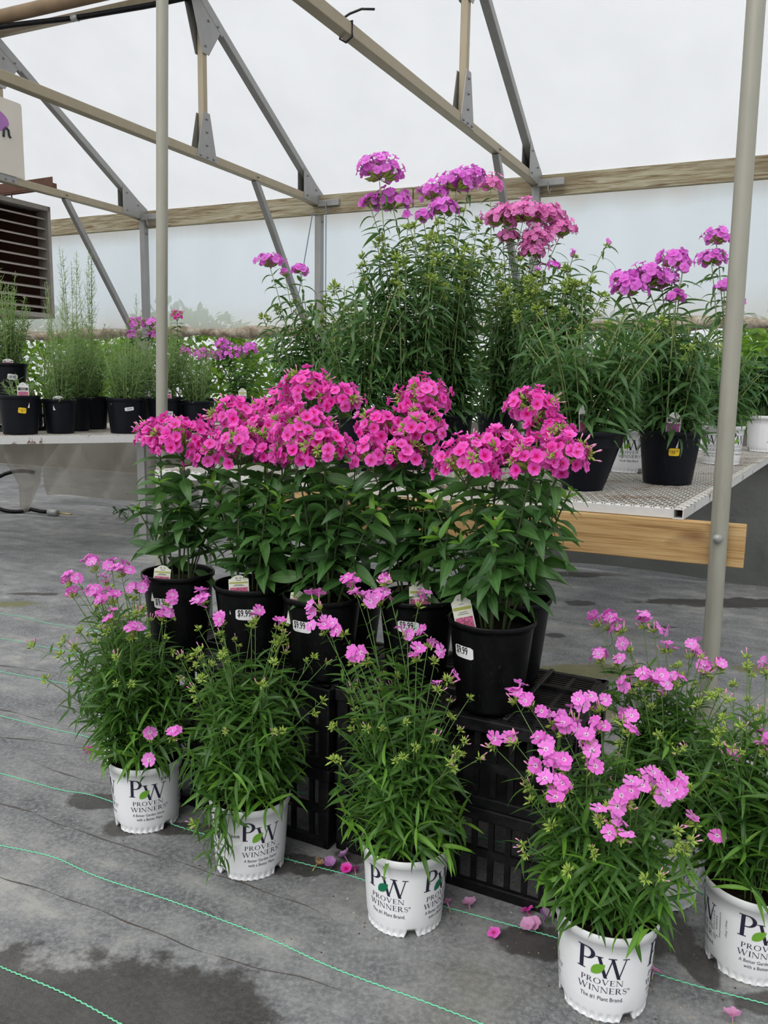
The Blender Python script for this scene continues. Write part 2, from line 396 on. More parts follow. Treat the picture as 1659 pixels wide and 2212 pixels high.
def black_pot_mat(name='black_pot_plastic', base=(.003, .003, .0035)):
    n = N(name); c = n.coord()
    f = n.noise(14, n.mapping(c, (1, 1, .35)), 5, .6)
    g = n.noise(260, n.mapping(c, (1, 1, .3)), 3, .7)
    col = n.mix(n.ramp(g, [(.60, 0.0), (.74, .8)]), base, (.035, .035, .038))
    col = n.mix(n.ramp(f, [(.5, 0.0), (.9, .6)]), col, (.016, .016, .017))
    return n.surf(n.pbsdf(col, n.ramp(f, [(.3, .26), (.7, .46)]), 0, .16))
M_['black_pot'] = black_pot_mat()
M_['navy_pot'] = black_pot_mat('dark_pot_plastic', (.007, .008, .012))
M_['pot_inside'] = plain('pot_inside', (.012, .012, .013), .6)
M_['ink'] = plain('print_ink', (.015, .010, .035), .5)
M_['ink_leaf'] = plain('print_leaf_green', (.16, .38, .03), .5)
M_['ink_leaf_dark'] = plain('print_leaf_dark_green', (.0, .16, .07), .5)
M_['paper'] = plain('sticker_paper', (.86, .86, .86), .5)
M_['yellow'] = plain('yellow_sticker', (.95, .62, .02), .5)
M_['black_ink'] = plain('black_ink', (.01, .01, .01), .5)
M_['tag_cream'] = plain('tag_cream', (.80, .80, .68), .4)
M_['tag_olive'] = plain('tag_olive', (.42, .44, .08), .4)
M_['tag_white'] = plain('tag_white', (.82, .81, .80), .4)
M_['tag_dark'] = plain('tag_dark_band', (.04, .035, .04), .4)

def photo_mat(name, a, b, c_):
    n = N(name); v = n.n('ShaderNodeTexVoronoi', {'Vector': n.coord(), 'Scale': 260.0}).outputs[0]
    col = n.ramp(v, [(0, c_), (.25, a), (.7, b)])
    return n.surf(n.pbsdf(col, .35))
M_['tag_photo'] = photo_mat('tag_photo_pink', (.85, .18, .42), (.35, .10, .14), (.95, .5, .65))
M_['tag_photo_purple'] = photo_mat('tag_photo_purple', (.5, .10, .38), (.20, .05, .16), (.65, .3, .55))

def galv_mat(name, a, b, stain=(.25, .15, .08)):
    n = N(name); c = n.coord()
    f = n.noise(18, n.mapping(c, (1, 1, .3)), 6, .65)
    g = n.noise(5, c, 3)
    col = n.mix(f, a, b)
    col = n.mix(n.ramp(g, [(.66, 0.0), (.78, .35)]), col, stain)
    return n.surf(n.pbsdf(col, n.ramp(f, [(.3, .36), (.7, .55)]), .35, .5, n.bump(f, .06, .003)))
M_['pipe'] = galv_mat('galvanised_pipe', (.30, .29, .24), (.43, .42, .35))
M_['galv'] = galv_mat('galvanised_steel', (.25, .25, .245), (.40, .40, .385))
M_['galv_warm'] = galv_mat('weathered_steel', (.30, .25, .17), (.44, .38, .27))
M_['bolt'] = plain('bolt_steel', (.28, .27, .26), .4, .8)
M_['purlin_brown'] = plain('purlin_brown', (.22, .15, .085), .7, var=.45, vscale=6)
M_['rust'] = plain('rusty_iron', (.12, .055, .035), .8, var=.4, vscale=25)

def painted_rail_mat():
    n = N('white_painted_rail'); c = n.coord()
    f = n.noise(11, c, 6, .7); g = n.noise(60, c, 3)
    col = n.mix(g, (.62, .62, .60), (.74, .74, .72))
    col = n.mix(n.ramp(f, [(.60, 0.0), (.66, 1.0)]), col, (.14, .05, .02))
    return n.surf(n.pbsdf(col, .55, .1, .4))
M_['rail'] = painted_rail_mat()

def mesh_metal_mat():
    n = N('expanded_metal'); c = n.coord()
    f = n.noise(7, c, 6, .7)
    col = n.mix(n.ramp(f, [(.52, 0.0), (.68, 1.0)]), (.66, .63, .57), (.34, .21, .13))
    return n.surf(n.pbsdf(col, .6, .2, .4))
M_['mesh_metal'] = mesh_metal_mat()

def wood_mat(name, cols, along=0, scale=1.0, knots=True):
    """grain runs along the object's local axis `along`"""
    n = N(name); c = n.coord()
    sc = [14 * scale] * 3; sc[along] = .8 * scale
    f = n.noise(3.2, n.mapping(c, tuple(sc)), 6, .6, .8)
    sc2 = [170 * scale] * 3; sc2[along] = 2.2 * scale
    g = n.noise(2.0, n.mapping(c, tuple(sc2)), 4, .6)
    v = n.math('ADD', n.math('MULTIPLY', f, .5), n.math('MULTIPLY', g, .5))
    col = n.ramp(v, [(.40, cols[0]), (.48, cols[1]), (.57, cols[2])])
    sc4 = [5 * scale] * 3; sc4[along] = .55 * scale
    big = n.noise(1.6, n.mapping(c, tuple(sc4)), 3, .5)
    col = n.mix(n.ramp(big, [(.5, 0.0), (.7, .55)]), col, cols[0])
    if knots:
        sc3 = [9 * scale] * 3; sc3[along] = 2.4 * scale
        k = n.noise(1.0, n.mapping(c, tuple(sc3)), 2, .5, .3)
        col = n.mix(n.ramp(k, [(.72, 0.0), (.78, .8)]), col, cols[3])
    return n.surf(n.pbsdf(col, .8, 0, .25, n.bump(v, .25, .004)))
M_['beam_wood'] = wood_mat('treated_beam_wood', [(.15, .095, .05), (.31, .265, .165), (.45, .42, .31), (.09, .04, .02)])
M_['board_wood'] = wood_mat('new_board_wood', [(.30, .165, .065), (.50, .31, .13), (.58, .40, .19), (.16, .07, .03)])

def crate_mat():
    n = N('black_crate_plastic'); c = n.coord()
    f = n.noise(25, c, 5, .7)
    col = n.mix(n.ramp(f, [(.45, 0.0), (.75, .8)]), (.005, .005, .006), (.028, .027, .026))
    return n.surf(n.pbsdf(col, n.ramp(f, [(.3, .3), (.7, .55)]), 0, .22))
M_['crate'] = crate_mat()

def poly_mat(name, tint, clear, dirt=None):
    """cloudy greenhouse film: part clear, part scattering"""
    n = N(name); c = n.coord()
    f = n.noise(1.1, n.mapping(c, (1.6, 1.6, .5)), 2, .6)
    col = n.mix(n.math('MULTIPLY', n.math('SUBTRACT', f, .3), 2.4, clamp=True), tuple(v * .94 for v in tint), tint)
    if dirt:
        sp = n.n('ShaderNodeSeparateXYZ', {0: c})
        z = sp.outputs[2]
        wv = n.noise(2.5, n.mapping(c, (1, 1, .2)), 3, .65)
        for (z0, z1, amt, cd_) in dirt:      # z0: full dirt, z1: none
            t = n.math('DIVIDE', n.math('SUBTRACT', z1, n.math('ADD', z, n.math('MULTIPLY', n.math('SUBTRACT', wv, .5), .22))), z1 - z0, clamp=True)
            col = n.mix(n.math('MULTIPLY', t, amt, clamp=True), col, cd_)
    tr = n.n('ShaderNodeBsdfTransparent', {'Color': col}).outputs[0]
    tl = n.n('ShaderNodeBsdfTranslucent', {'Color': col}).outputs[0]
    df = n.n('ShaderNodeBsdfDiffuse', {'Color': col}).outputs[0]
    sc_ = n.mixsh(.4, tl, df)
    return n.surf(n.mixsh(clear, sc_, tr))

# ------------------------------------------------------------------ the greenhouse shell
def floor_mat():
    n = N('weed_fabric'); c = n.coord()
    rot = n.mapping(c, (1, 1, 1), (0, 0, math.radians(26)))
    f = n.noise(1.6, rot, 7, .62)
    st = n.noise(2.2, n.mapping(rot, (1.0, 3.2, 1)), 7, .66, .5)
    fine = n.noise(95, c, 3, .7)
    mid = n.noise(11, c, 6, .65)
    v = n.math('ADD', n.math('MULTIPLY', f, .30), n.math('ADD', n.math('MULTIPLY', st, .40), n.math('MULTIPLY', mid, .30)))
    col = n.ramp(v, [(.38, (.075, .078, .084)), (.46, (.135, .138, .144)), (.53, (.205, .207, .208)), (.62, (.37, .362, .335))])
    col = n.mix(n.math('MULTIPLY', n.math('SUBTRACT', fine, .42), 2.2, clamp=True), col, (.36, .36, .35))
    # moss and brown dirt
    moss = n.noise(1.1, n.mapping(c, (1, 1, 1), (0, 0, 0), (3.1, 1.7, 0)), 5, .6)
    col = n.mix(n.ramp(moss, [(.60, 0.0), (.74, .5)]), col, (.20, .185, .12))
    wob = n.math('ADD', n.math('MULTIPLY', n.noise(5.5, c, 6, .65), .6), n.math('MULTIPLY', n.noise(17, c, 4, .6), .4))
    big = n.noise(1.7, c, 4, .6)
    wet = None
    PATCH = [  # x, y, rx, ry : damp stains, shade painted in too between P4 and P5
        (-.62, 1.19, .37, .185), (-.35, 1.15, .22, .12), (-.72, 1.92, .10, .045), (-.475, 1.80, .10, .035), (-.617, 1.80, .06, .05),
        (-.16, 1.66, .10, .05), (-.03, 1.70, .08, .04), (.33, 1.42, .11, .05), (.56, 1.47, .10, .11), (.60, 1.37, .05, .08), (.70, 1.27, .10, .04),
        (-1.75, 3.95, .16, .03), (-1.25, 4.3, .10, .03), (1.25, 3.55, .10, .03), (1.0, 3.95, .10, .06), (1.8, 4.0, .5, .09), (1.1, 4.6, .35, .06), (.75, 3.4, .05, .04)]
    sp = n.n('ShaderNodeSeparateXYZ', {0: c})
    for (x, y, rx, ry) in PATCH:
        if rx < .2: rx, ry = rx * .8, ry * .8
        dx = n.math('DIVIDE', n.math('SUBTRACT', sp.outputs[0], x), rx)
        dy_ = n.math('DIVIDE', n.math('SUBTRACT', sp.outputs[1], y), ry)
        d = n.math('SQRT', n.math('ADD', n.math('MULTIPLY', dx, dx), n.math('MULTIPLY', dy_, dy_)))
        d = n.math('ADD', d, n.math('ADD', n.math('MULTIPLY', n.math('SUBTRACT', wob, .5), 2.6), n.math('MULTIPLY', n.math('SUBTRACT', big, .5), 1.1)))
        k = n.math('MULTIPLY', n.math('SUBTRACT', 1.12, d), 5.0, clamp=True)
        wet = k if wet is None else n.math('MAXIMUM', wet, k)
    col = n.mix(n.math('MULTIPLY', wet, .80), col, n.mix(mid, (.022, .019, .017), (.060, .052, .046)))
    GREENP = [(.80, 2.95, .28, .10), (.62, 2.55, .22, .10), (-1.95, 3.75, .35, .07), (1.5, 3.0, .2, .06)]
    g = None
    for (x, y, rx, ry) in GREENP:
        dx = n.math('DIVIDE', n.math('SUBTRACT', sp.outputs[0], x), rx)
        dy_ = n.math('DIVIDE', n.math('SUBTRACT', sp.outputs[1], y), ry)
        d = n.math('SQRT', n.math('ADD', n.math('MULTIPLY', dx, dx), n.math('MULTIPLY', dy_, dy_)))
        d = n.math('ADD', d, n.math('MULTIPLY', n.math('SUBTRACT', wob, .5), 2.6))
        k = n.math('MULTIPLY', n.math('SUBTRACT', 1.0, d), 3.0, clamp=True)
        g = k if g is None else n.math('MAXIMUM', g, k)
    col = n.mix(n.math('MULTIPLY', g, .75), col, n.mix(mid, (.10, .12, .03), (.22, .20, .07)))
    wv = n.n('ShaderNodeTexWave', {'Vector': rot, 'Scale': 110.0, 'Distortion': .3}, wave_type='BANDS', bands_direction='X').outputs[1]
    wv2 = n.n('ShaderNodeTexWave', {'Vector': rot, 'Scale': 110.0, 'Distortion': .3}, wave_type='BANDS', bands_direction='Y').outputs[1]
    h = n.math('ADD', n.math('MULTIPLY', n.math('ADD', wv, wv2), .10), n.math('ADD', n.math('MULTIPLY', mid, .6), n.math('MULTIPLY', st, 2.0)))
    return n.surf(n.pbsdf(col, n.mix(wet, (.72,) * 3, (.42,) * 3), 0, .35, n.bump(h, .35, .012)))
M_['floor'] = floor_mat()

def grid_mesh(name, P, nx, ny, smooth=True):
    V = [P(i / nx, j / ny) for j in range(ny + 1) for i in range(nx + 1)]
    Fc = [(j * (nx + 1) + i, j * (nx + 1) + i + 1, (j + 1) * (nx + 1) + i + 1, (j + 1) * (nx + 1) + i) for j in range(ny) for i in range(nx)]
    return mesh_from(name, V, Fc, smooth)

def wob2(x, y, s=1.0):
    return math.sin(x * 3.1 * s + 1.3) * math.cos(y * 2.7 * s + .4) + .5 * math.sin(x * 7.3 * s - y * 5.1 * s) + .3 * math.sin(x * 13.7 * s + y * 11.9 * s + 2)

WD = Vector((math.cos(math.radians(23.9)), -math.sin(math.radians(23.9)), 0))      # along the side wall
CD = Vector((-math.sin(math.radians(27)), -math.cos(math.radians(27)), 0))         # across the house
WN = Vector((-WD.y, WD.x, 0))                                                      # outwards through the wall
EB = Vector((-.704, 8.55, 0))                                                      # wall foot at the middle truss

floor_poly = [(-9, -4), (9, -4)]
pr = EB + WD * 14.2; plft = EB - WD * 15.6
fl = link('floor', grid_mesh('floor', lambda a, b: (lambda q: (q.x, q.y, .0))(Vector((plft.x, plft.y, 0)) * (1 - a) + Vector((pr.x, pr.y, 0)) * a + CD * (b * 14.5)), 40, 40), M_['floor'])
tag(fl, 'grey weathered woven weed fabric covering the greenhouse floor', 'floor', kind='structure')

M_['green_thread'] = plain('green_marker_thread', (.13, .52, .30), .6, var=.25, vscale=300)
M_['fold'] = plain('fabric_fold', (.075, .062, .052), .85, var=.4, vscale=40)  # crease shade and brown dirt both put into this colour

def resample(pts, step):
    P = [Vector((p[0], p[1], 0)) for p in pts]
    # smooth with Catmull-Rom
    Q = []
    for i in range(len(P) - 1):
        p0, p1, p2, p3 = P[max(i - 1, 0)], P[i], P[i + 1], P[min(i + 2, len(P) - 1)]
        k = max(2, int((p2 - p1).length / step))
        for j in range(k):
            t = j / k
            Q.append(.5 * ((2 * p1) + (p2 - p0) * t + (2 * p0 - 5 * p1 + 4 * p2 - p3) * t * t + (3 * p1 - p0 - 3 * p2 + p3) * t ** 3))
    Q.append(P[-1])
    return Q

def extend(pts, L=1.6):
    a, b_ = Vector(pts[0]), Vector(pts[1]); c_, d_ = Vector(pts[-2]), Vector(pts[-1])
    u_ = (Vector(pts[-1]) - Vector(pts[0])).normalized()
    k = [L * (i + 1) / 8 for i in range(8)]
    return [tuple(a - u_ * q) for q in reversed(k)] + list(pts) + [tuple(d_ + u_ * q) for q in k]
for pts in GREEN:
    pts = extend(pts)
    Q = resample(pts, .006)
    V, Fc = [], []
    for i, p in enumerate(Q):
        t = (Q[min(i + 1, len(Q) - 1)] - Q[max(i - 1, 0)]).normalized(); s = Vector((-t.y, t.x, 0))
        z = s * (.0011 if i % 2 else -.0011) + s * .0012 * math.sin(i * .13)
        V += [p + z + s * .0016 + Vector((0, 0, .0012)), p + z + Vector((0, 0, .0026)), p + z - s * .0016 + Vector((0, 0, .0012))]
        if i:
            k = 3 * i
            Fc += [(k - 3, k - 2, k + 1, k), (k - 2, k - 1, k + 2, k + 1)]
    link('marker_thread', mesh_from('marker_thread', V, Fc), M_['green_thread'], fl)
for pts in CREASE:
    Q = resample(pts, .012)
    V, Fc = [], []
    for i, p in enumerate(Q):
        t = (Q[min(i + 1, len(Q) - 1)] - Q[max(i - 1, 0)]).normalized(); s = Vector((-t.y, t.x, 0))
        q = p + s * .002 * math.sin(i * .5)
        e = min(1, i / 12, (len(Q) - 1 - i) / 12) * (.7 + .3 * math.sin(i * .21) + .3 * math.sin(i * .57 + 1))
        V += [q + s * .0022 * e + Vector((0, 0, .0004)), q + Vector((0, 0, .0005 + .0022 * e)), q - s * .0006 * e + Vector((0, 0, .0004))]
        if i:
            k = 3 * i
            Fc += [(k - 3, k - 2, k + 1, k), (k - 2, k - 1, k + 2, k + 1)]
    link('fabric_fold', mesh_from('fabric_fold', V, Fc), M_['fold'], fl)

# outside ground beyond the side wall
n_ = N('outside_gravel'); f_ = n_.noise(3, n_.coord(), 5)
M_['gravel'] = n_.surf(n_.pbsdf(n_.mix(f_, (.45, .44, .40), (.62, .60, .56)), .9))
og = link('ground', grid_mesh('ground', lambda a, b: (-90 + 180 * a, -90 + 180 * b, -.03), 30, 30), M_['gravel'])
tag(og, 'pale gravel ground outside the rolled up side wall', 'ground', kind='structure')

# roof and wall film
M_['roof_film'] = poly_mat('roof_film', (.93, .93, .935), .55)
M_['wall_film'] = poly_mat('wall_film', (.86, .925, .965), .34, dirt=[(1.60, 1.95, .55, (.72, .64, .52)), (2.84, 2.60, .6, (.62, .52, .40))])
SLOPE, Z0, RIDGE = .63, 2.968, 4.7
def roof_p(a, b):
    s = b * RIDGE
    t = -15.6 + a * 29.8
    wrinkle = (.012 * wob2(t * 1.2, s * .8) * math.exp(-s * .5) + .01 * math.sin(t * 9) * math.exp(-s * 2.2)) * min(1, s * 2)
    bay = .015 * math.cos((t) / 2.19 * 2 * math.pi)
    p = EB + WD * t + CD * s
    return (p.x, p.y, Z0 + SLOPE * s + wrinkle + bay * min(1, s))
rf = link('ceiling', grid_mesh('ceiling', roof_p, 340, 40), M_['roof_film'])
tag(rf, 'cloudy white greenhouse film stretched over the sloping roof', 'roof', kind='structure')
def roof_q(a, b):
    s = RIDGE + b * RIDGE
    p = EB + WD * (-15.6 + a * 29.8) + CD * s
    return (p.x, p.y, Z0 + SLOPE * (2 * RIDGE - s))
rf2 = link('ceiling_slope', grid_mesh('ceiling_slope', roof_q, 30, 10), M_['roof_film'])
tag(rf2, 'cloudy white film on the far roof slope overhead', 'roof', kind='structure')
ZC = 1.66
def wall_p(a, b):
    t = -15.6 + a * 29.8
    z = ZC + b * (2.94 - ZC)
    o = .035 + .015 * wob2(t * 1.6, z * .7) + .03 * (1 - b) * math.sin(t * 5.3)
    p = EB + WD * t + WN * o
    return (p.x, p.y, z)
wl = link('wall_back', grid_mesh('wall_back', wall_p, 310, 16), M_['wall_film'])
tag(wl, 'milky bluish film curtain of the side wall, rolled up at its foot', 'wall', kind='structure')
# rolled foot of the curtain
def roll_mat():
    n = N('dirty_film_roll'); c = n.coord()
    f = n.noise(9, c, 6, .7)
    return n.surf(n.pbsdf(n.ramp(f, [(.3, (.10, .075, .05)), (.5, (.34, .28, .20)), (.7, (.62, .58, .50))]), .7, 0, .3, n.bump(f, .6, .03)))
M_['roll'] = roll_mat()
b = MB()
pts, rs = [], []
for i in range(250):
    t = -15.6 + i / 249 * 29.8
    p = EB + WD * t + WN * .04
    pts.append((p.x, p.y, ZC - .03 + .012 * math.sin(t * 2.1) + .008 * math.sin(t * 7)))
    rs.append(.055 + .012 * math.sin(t * 5.7) + .008 * math.sin(t * 13))
b.tube(pts, rs, 10)
b.build('curtain_roll', M_['roll'], wl, True)

# low wall added below the opening to darken the space under the bench
kb = MB().bar(EB - WD * 15.6 + WN * .06 + Vector((0, 0, .37)), EB + WD * 14.2 + WN * .06 + Vector((0, 0, .37)), .03, .74).build('added_low_wall', plain('added_wall_olive', (.13, .125, .10), .8, var=.3, vscale=2))
tag(kb, 'olive grey low wall added to darken the space under the bench', 'added wall', kind='structure')
# cords beside the middle wall post
for (t0, z0, t1, z1, lab_) in ((.13, 2.80, .13, 1.7, 'thin blue cord hanging straight down beside the wall post'), (-.02, 2.78, -.20, 1.9, 'thin grey cord slanting from the wall bracket')):
    a_ = EB + WD * t0 - WN * .10; b_2 = EB + WD * t1 - WN * .10
    tag(MB().tube([(a_.x, a_.y, z0), (b_2.x, b_2.y, z1)], .005, 6).build('cord', plain('cord', (.20, .26, .34), .7)), lab_, 'cord')

# long timber purlin plate at the eaves
RB = Matrix.Rotation(-math.radians(23.9), 3, 'Z')
beam = empty('timber_beam', EB + WD * .8 + Vector((0, 0, 2.855)), 'long weathered treated timber running level along the eaves', 'beam')
beam.rotation_euler = (0, 0, -math.radians(23.9))
for k in range(6):      # lengths butted end to end
    x0 = -13.92 + k * 4.72
    o = MB().box((x0 + 2.36, -.03, 0), (4.71, .045, .185)).build('timber_length', M_['beam_wood'], beam)
    bevel(o, .006, 2)

# ------------------------------------------------------------------ roof trusses
def truss(E, label):
    E = Vector((E[0], E[1], 0))
    root = empty('roof_truss', E, label, 'truss', 'trusses across the greenhouse')
    P = lambda s, z, o=0: CD * s + Vector((0, 0, z)) + Vector((-CD.y, CD.x, 0)) * o
    side = Vector((-CD.y, CD.x, 0))
    T = .068
    def member(name, a, b_, mat, wd=T, th=T, o=0.0):
        m = MB().bar(P(*a, o), P(*b_, o), wd, th, up=(0, 0, 1) if abs(a[0] - b_[0]) > .05 else CD)
        return bevel(m.build(name, mat, root), .006, 2)
    member('wall_post', (.0, 0.0), (.0, 2.93), M_['galv'], .07, .07)
    member('bottom_chord', (.03, 2.885), (9.3, 2.885), M_['galv_warm'])
    member('rafter', (.0, 2.93), (RIDGE, 2.93 + SLOPE * RIDGE), M_['galv'])
    member('rafter', (2 * RIDGE, 2.93), (RIDGE, 2.93 + SLOPE * RIDGE), M_['galv'])
    member('strut', (1.79, 2.91), (1.79, 2.90 + SLOPE * 1.79), M_['galv_warm'], .055, .055)
    member('strut', (4.7, 2.91), (4.7, 2.90 + SLOPE * 4.7), M_['galv_warm'], .055, .055)
    member('knee_brace', (1.09, 2.86), (.03, 1.36), M_['galv'], .055, .055)
    def plate(name, pts2):
        for o in (-.036, .036):
            g = MB().prism([P(s, z, o - .002) for s, z in pts2], side * .004).build(name, M_['galv'], root)
    plate('gusset_plate', [(-.02, 2.84), (.34, 2.86), (.34, 3.14), (.30, 3.13), (-.02, 2.96)])
    plate('gusset_plate', [(1.665, 2.86), (1.915, 2.86), (1.83, 3.22), (1.75, 3.22)])
    plate('gusset_plate', [(1.58, 3.86), (2.02, 4.14), (2.02, 4.24), (1.54, 3.93)])
    plate('gusset_plate', [(1.75, 3.66), (1.83, 3.66), (1.99, 4.13), (1.60, 3.88)])
    bl = MB()
    bp = [(.05, 2.88), (.28, 2.90), (.28, 3.08), (.12, 2.98), (1.71, 2.88), (1.79, 2.88), (1.87, 2.88), (1.79, 2.97), (1.79, 3.07), (1.79, 3.17), (1.63, 3.92), (1.75, 3.92), (1.88, 4.06), (1.98, 4.16), (1.79, 3.72), (1.09, 2.885), (.0, 2.8), (.0, 2.7)]
    m0 = None
    for (s, z) in bp:
        if m0 is None:
            m0 = MB().lathe([(.0, .012), (.007, .012), (.010, .008), (.010, 0)], 8).mesh('bolt_head', True)
        for sg in (1,):
            R = side.to_track_quat('Z', 'Y').to_matrix().to_4x4()
            link('bolt_head', m0, M_['bolt'], root, Matrix.Translation(P(s, z, .037)) @ R)
            R2 = (-side).to_track_quat('Z', 'Y').to_matrix().to_4x4()
            link('bolt_head', m0, M_['bolt'], root, Matrix.Translation(P(s, z, -.037)) @ R2)
    br = MB().bar(Vector((0, 0, 2.86)) + WD * .02 - WN * .055, Vector((0, 0, 2.86)) + WD * .26 - WN * .055, .05, .06)
    bevel(br.build('bracket', M_['galv'], root), .004, 1)
    wt = MB().tube([Vector((0, 0, 2.86)) + WD * .12 - WN * .09, Vector((0, 0, 2.79)) + WD * .125 - WN * .092, Vector((0, 0, 2.76)) + WD * .14 - WN * .092, Vector((0, 0, 2.80)) + WD * .15 - WN * .092], .006, 6)
    wt.build('wire_tie', M_['bolt'], root)
    return root
truss((-2.723, 9.375), 'galvanised roof truss whose lower chord runs above the louvred heater')
trB = truss((-.704, 8.55), 'galvanised roof truss with gusset plates, between the heater truss and the zip-tied one')
truss((1.314, 7.587), 'galvanised roof truss with a black zip tie on its lower chord')
truss((3.34, 6.66), 'galvanised roof truss beyond the bolted right-hand pole')
# black zip tie round the chord
E3 = Vector((1.314, 7.587, 0)); s3 = 3.42
sd = Vector((-CD.y, CD.x, 0))
zc_ = E3 + CD * s3 + Vector((0, 0, 2.885))
q = [zc_ + sd * a + Vector((0, 0, c)) for a, c in ((-.037, .037), (.037, .037), (.037, -.037), (0, -.06), (-.037, -.037), (-.037, .037), (-.02, .06), (.02, .075))]
b = MB().tube(q + [q[-1] + sd * .06 + Vector((0, 0, .02)) - CD * .02, q[-1] + sd * .13 + Vector((0, 0, .01)) - CD * .03], .006, 6)
tag(b.build('zip_tie', M_['black_ink'], None, True), 'black zip tie with a loose tail looped round a truss chord', 'zip tie')

# purlin pipes and a black hose under the roof
def roof_line(s, dz, t0, t1):
    return [EB + WD * (t0 + (t1 - t0) * k / 8) + CD * s + Vector((0, 0, Z0 + SLOPE * s + dz)) for k in range(9)]
o = MB().tube(roof_line(2.02, -.09, -13, 12), .055, 12).build('purlin_pipe', M_['purlin_brown'], None, True)
tag(o, 'rust-brown round purlin pipe running under the roof film above the trusses', 'pipe')
o = MB().bar(roof_line(1.883, -.06, -13, 12)[0], roof_line(1.883, -.06, -13, 12)[-1], .05, .05).build('purlin_bar', M_['galv_warm'])
tag(o, 'tan square purlin bar running under the roof film beside the black hose', 'bar')
pts = [EB + WD * t + CD * float(np.interp(t, [-4.2, -1.96, -1.12, -.33, 1.0], [2.03, 2.028, 1.972, 1.947, 1.95])) + Vector((0, 0, Z0 + SLOPE * float(np.interp(t, [-4.2, -1.96, -1.12, -.33, 1.0], [2.03, 2.028, 1.972, 1.947, 1.95])) - .172)) for t in np.linspace(-4.2, 1.0, 30)]
hz = empty('water_hose', pts[0], 'black hose with a joint strapped along the roof purlins', 'hose')
MB().tube([p - pts[0] for p in pts], .022, 10).build('hose_pipe', M_['black_pot'], hz, True)
mid = pts[17] - pts[0]; d = (pts[18] - pts[17]).normalized()
MB().tube([mid, mid + d * .03, mid + d * .06], [.03, .027, .03], 12).build('hose_joint', M_['galv'], hz, True)

# two galvanised standing poles
def pole(x, y, top, label, lean, bolt=False):
    r = .0215
    root = empty('support_pole', (x, y, 0), label, 'pole')
    o = MB().tube([(0, 0, -.0), (lean[0] * .5, lean[1] * .5, top / 2), (lean[0], lean[1], top)], r, 28).build('pipe', M_['pipe'], root, True)
    smooth_by_angle(o)
    if bolt:
        z = .685
        MB().lathe([(0, .012), (.006, .0115), (.011, .008), (.0125, 0)], 16).build('bolt_head', M_['galv'], root, True,
            Matrix.Translation((lean[0] * z / top - .012, lean[1] * z / top - r + .001, z)) @ Matrix.Rotation(math.pi / 2, 4, 'X') @ Matrix.Rotation(0.0, 4, 'Y'))
    return root
pole(.869, 2.051, 3.2, 'galvanised pole bolted to the bench board beside the expanded-metal bench', (-.034, 0), True)
pole(-.889, 3.148, 3.6, 'galvanised pole standing behind the hot pink phlox, clear of any board', (.094, 0))

# ------------------------------------------------------------------ leaves, flowers, buds (shared meshes)
def leaf_template(name, width, arch, fold, nseg=6, tipw=1.0, twist=0.0, wave=0.0):
    V, uv = [], []
    for j in range(nseg + 1):
        t = j / nseg
        wd = width * (math.sin(math.pi * min(1, t ** .75 * .98 + .02)) ** .85) * (1 - .15 * t) if 0 < j < nseg else width * (.12 if j == 0 else .02)
        y = math.sin(arch * t) / arch if abs(arch) > 1e-3 else t
        z = -(1 - math.cos(arch * t)) / arch if abs(arch) > 1e-3 else 0
        tw = twist * t
        for k, xx in enumerate((-.5, 0, .5)):
            x = xx * wd
            zz = abs(xx) * 2 * wd * fold + wave * math.sin(t * 9 + k) * abs(xx)
            V.append((x * math.cos(tw) - zz * math.sin(tw), y + (-zz * 0), z + x * math.sin(tw) + zz * math.cos(tw)))
            uv.append((xx + .5, t))
    Fc = [(j * 3 + k, j * 3 + k + 1, (j + 1) * 3 + k + 1, (j + 1) * 3 + k) for j in range(nseg) for k in range(2)]
    return np.array(V), np.array(Fc), np.array(uv)

LEAF = {}
def leaf_set(key, mat, width, arches, folds, nseg=6, wave=0.0):
    L = []
    for a in arches:
        for f in folds:
            V, Fc, uv = leaf_template(key, width * random.uniform(.88, 1.12), a, f, nseg, twist=random.uniform(-.5, .5), wave=wave)
            me = mesh_np('leaf_' + key, V, Fc, uv)
            me.materials.append(M_[mat])
            L.append((V, Fc, uv, me))
    LEAF[key] = L
leaf_set('narrow', 'leaf_narrow', .155, (.25, .6, .95, 1.3), (.12, .3))
leaf_set('broad', 'leaf_broad', .34, (.25, .6, 1.0, 1.5), (.12, .28), 8, .03)
leaf_set('tall', 'leaf_tall', .155, (.5, .9, 1.3, 1.8), (.1, .3))
leaf_set('youngbroad', 'leaf_young', .30, (.1, .4, .7), (.2, .4), 6)
leaf_set('youngnarrow', 'leaf_young', .15, (.2, .6, 1.0), (.2, .4), 5)
leaf_set('sage', 'leaf_sage', .15, (.3, .8, 1.3), (.1,), 3)
leaf_set('dark', 'leaf_dark', .42, (.4, .9, 1.3), (.1, .25), 6)
leaf_set('shrub', 'leaf_shrub', .5, (.3, .9), (.1,), 3)

